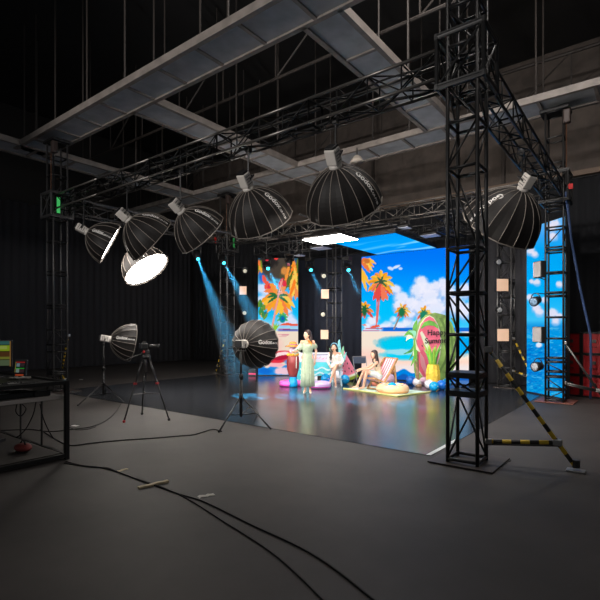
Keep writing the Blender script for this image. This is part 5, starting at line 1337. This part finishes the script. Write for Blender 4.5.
solid(loft([(0, 0, 1.09, .12, .1), (0, 0, 1.02, .138, .115), (0, 0, .92, .15, .13), (0, .0, .7, .16, .145), (.0, .0, .45, .168, .155), (0, 0, .19, .178, .165)], 96, 17, .085).build('skirt', SAGE, p1, True, local=True))
MB().torus((0, 0, 1.085), .118, .014, 32, 8, M.Diagonal((1.05, .85, 1))).build('waistband', SAGE2, p1, True, local=True)
for k, (a, b, r1, r2) in enumerate([((-.15, 0, 1.33), (-.23, .03, 1.16), .05, .062), ((.17, .02, 1.32), (.21, .08, 1.2), .05, .06)]):
    mb = MB(); a, b = V(a), V(b); x, y = frame_of(b-a); n = 28; vs = []
    for i in range(7):
        t_ = i/6; c = a.lerp(b, t_); r = r1+(r2-r1)*t_+.012*math.sin(PI*t_)
        if i == 6: r *= .86
        for j in range(n): an = 2*PI*j/n; rr = r*(1+.07*math.sin(7*an)*t_); vs.append(c+x*rr*math.cos(an)+y*rr*math.sin(an))
    solid(mb.add(vs, [(i*n+j, i*n+(j+1) % n, (i+1)*n+(j+1) % n, (i+1)*n+j) for i in range(6) for j in range(n)]).build('ruffled_sleeve', SAGE2, p1, True, local=True))
# gauze veil falling from the raised sleeve
vs = []; n = 8
for i in range(n+1):
    for j in range(n+1):
        a_, b_ = i/n, j/n; vs.append(V((-.2-.16*a_+.02*math.sin(9*b_), .02-.12*a_+.02*math.sin(8*b_+3*a_), 1.3-.14*a_-.2*b_*(1-.3*a_))))
solid(MB().add(vs, [(j*(n+1)+i, j*(n+1)+i+1, (j+1)*(n+1)+i+1, (j+1)*(n+1)+i) for i in range(n) for j in range(n)]).build('gauze_veil', SAGE2, p1, True, local=True), .003)
mb = MB(); OR = mat('orange_flower', (246, 150, 50), .6)
for k, (x, y, z) in enumerate([(.03, -.085, 1.4), (.06, -.085, 1.375), (.085, -.08, 1.35), (.09, -.085, 1.315), (.08, -.095, 1.285), (.055, -.1, 1.27), (.1, -.05, 1.39)]):
    for q in range(5): mb.ball((x+.017*math.cos(2*PI*q/5), y, z+.017*math.sin(2*PI*q/5)), .014, 6)
mb.build('orange_garland', OR, p1, True, local=True)
SHO = mat('cream_shoe', (226, 208, 188), .45)
def shoe(p, an, to, m, heel=.05):
    an, to = V(an), V(to); d = (to-an); d.z = 0; d.normalize(); mb = MB()
    zs = min(an.z-.06, to.z-.022)
    cap(mb, (an.x-d.x*.03, an.y-d.y*.03, max(.02, an.z-.055)), an.lerp(to, .6)-V((0, 0, .028)), .03, .032, 8); cap(mb, an.lerp(to, .6)-V((0, 0, .028)), to-V((0, 0, .008)), .032, .025, 8)
    remesh(mb, 'shoe', m, p, .008, 2)
for k in 'LR': shoe(p1, J['an'+k], J['to'+k], SHO)
for k in 'LR':
    a = V(J['an'+k]); MB().tube((a.x, a.y+.03, .0), (a.x, a.y+.03, .07), .008, 8, .014).build('heel', SHO, p1, local=True)
# 2: the seated woman in white
rt = gd(337, 386.4)+V((0, 0, .009))
J = dict(head=(-.085, -.02, 1.16), neck=(-.07, .0, 1.03), shL=(-.215, .0, .97), shR=(.085, .02, .97), waist=(-.03, .04, .74), hipL=(-.09, .04, .6), hipR=(.07, .05, .6),
         elL=(-.275, -.02, .74), wrL=(-.23, -.19, .62), hdL=(.2, -.6, -.25), thL=(1, 0, .3), elR=(.17, -.01, .75), wrR=(.1, -.2, .67), hdR=(-.7, -.6, -.1), thR=(0, -.4, 1),
         knL=(-.13, -.37, .56), knR=(-.05, -.38, .66), anL=(-.07, -.36, .12), anR=(-.21, -.47, .27), toL=(-.08, -.5, .04), toR=(-.25, -.58, .17))
p2, g, (f, s, u, hc) = person('woman in a short white dress seated with crossed legs on a white stool', rt, J, (-.3, -.94, -.06),
    hair=[[(-.15, .02, 1.2, .05), (-.17, .0, 1.08, .042), (-.18, -.05, .95, .04), (-.19, -.08, .8, .025)], [(-.02, .03, 1.2, .05), (.0, .03, 1.08, .045), (.0, .07, .95, .04)], [(-.08, .06, 1.2, .06), (-.08, .08, 1.05, .06), (-.07, .1, .85, .05)], [(-.16, .03, 1.15, .045), (-.2, -.0, .98, .04), (-.215, -.05, .86, .028)]])
WD = mat('white_dress', (236, 230, 224), .75, noise=.05, nscale=20)
mb = MB()
for q in (-1, 1): cap(mb, (-.065+q*.075, .0, .89), (-.03+q*.05, .03, .74), .088, .082, 12); cap(mb, (-.03+q*.05, .03, .74), ((-.09, .04, .6) if q < 0 else (.07, .05, .6)), .085, .102, 12)
cap(mb, (-.09, .04, .6), (-.115, -.2, .585), .102, .098, 12); cap(mb, (.07, .05, .6), (.005, -.2, .64), .102, .095, 12); cap(mb, (-.1, -.1, .6), (.03, -.1, .62), .1, .1, 12)
remesh(mb, 'dress', WD, p2, .01, 3)
for a, b, c in (((-.225, .0, .93), (-.275, -.02, .74), (-.24, -.15, .65)), ((.1, .02, .93), (.17, -.01, .75), (.12, -.15, .69))):
    mb = MB(); cap(mb, a, b, .054, .05, 10); cap(mb, b, c, .05, .036, 10); remesh(mb, 'puffed_sleeve', WD, p2, .01, 2)
for k in 'LR': shoe(p2, J['an'+k], J['to'+k], mat('white_shoe', (236, 232, 228), .4))
bl = mat('blue_ribbon', (110, 176, 206), .5)
MB().path([hc+s*.1*math.cos(a)+u*(.035+.105*math.sin(a))-f*.0 for a in [PI*i/10 for i in range(11)]], .014, 6).build('hairband', bl, p2, True, local=True)
# her stool
t = thing('stool', 'white stool with splayed legs under the woman in the white dress', 'stool', rt, TH)
MB().lathe([(.18, .0), (.2, .02), (.19, .05)], 24, M.Translation((0, .08, .47))).build('seat', WHB, t, True, local=True)
for k in range(4):
    a = PI/4+PI/2*k; MB().tube((.12*math.cos(a), .08+.12*math.sin(a), .48), (.2*math.cos(a), .08+.2*math.sin(a), .0), .016).build('leg', mat('pale_blue_leg', (186, 222, 236), .3), t, local=True)
MB().torus((0, .08, .2), .17, .009, 24, 6).build('foot_ring', ALU, t, True, local=True)
# 3: the woman in the deck chair
rt = gd(382, 389.8)+V((0, 0, .02))
J = dict(head=(-.235, -.02, .975), neck=(-.2, .0, .84), shL=(-.15, .14, .77), shR=(-.17, -.15, .76), waist=(-.1, 0, .53), hipL=(-.1, .08, .38), hipR=(-.1, -.08, .38),
         elL=(-.4, .14, .6), wrL=(-.62, .04, .57), hdL=(-.7, -.2, -.3), thL=(0, -1, .3), elR=(-.37, -.2, .59), wrR=(-.6, -.13, .56), hdR=(-.7, .2, -.25), thR=(0, .8, .6),
         knL=(-.5, .08, .5), knR=(-.46, -.13, .51), anL=(-.7, .06, .09), anR=(-.55, -.16, .09), toL=(-.84, .05, .035), toR=(-.69, -.19, .035))
p3, g, (f, s, u, hc) = person('woman with long brown hair sitting sideways in the striped deck chair, hands on knees', rt, J, (-.8, -.58, -.08),
    hair=[[(-.2, .0, 1.02, .07), (-.16, -.01, .9, .06), (-.13, -.02, .78, .05), (-.11, -.04, .66, .035)], [(-.18, -.07, 1.0, .05), (-.17, -.09, .88, .042), (-.17, -.12, .76, .035), (-.18, -.15, .66, .025)], [(-.24, .07, 1.0, .05), (-.24, .08, .88, .04), (-.23, .08, .76, .03)]], hair_m=mat('brown_hair', (52, 34, 28), .4))
BG = mat('beige_dress', (226, 206, 176), .75, noise=.05, nscale=18); SK = mat('pale_blue_skirt', (212, 228, 226), .75, noise=.06, nscale=18)
mb = MB()
for q in (-1, 1): cap(mb, (-.155, q*.07, .68), (-.105, q*.045, .53), .086, .083, 12); cap(mb, (-.105, q*.045, .53), (-.1, q*.08, .42), .083, .1, 12)
remesh(mb, 'bodice', BG, p3, .01, 3)
mb = MB()
for q in (-1, 1): cap(mb, (-.1, q*.08, .4), (-.3, q*.1, .45), .104, .096, 12)
cap(mb, (-.1, -.09, .37), (-.1, .09, .37), .105, .105, 12); cap(mb, (-.22, -.09, .42), (-.22, .09, .42), .09, .09, 12)
remesh(mb, 'skirt', SK, p3, .01, 3)
MB().path([(-.23, -.12, .76), (-.225, -.06, .72), (-.225, .06, .72), (-.23, .12, .76)], .02, 8).build('neckline', mat('teal_trim', (92, 150, 150), .6), p3, True, local=True)
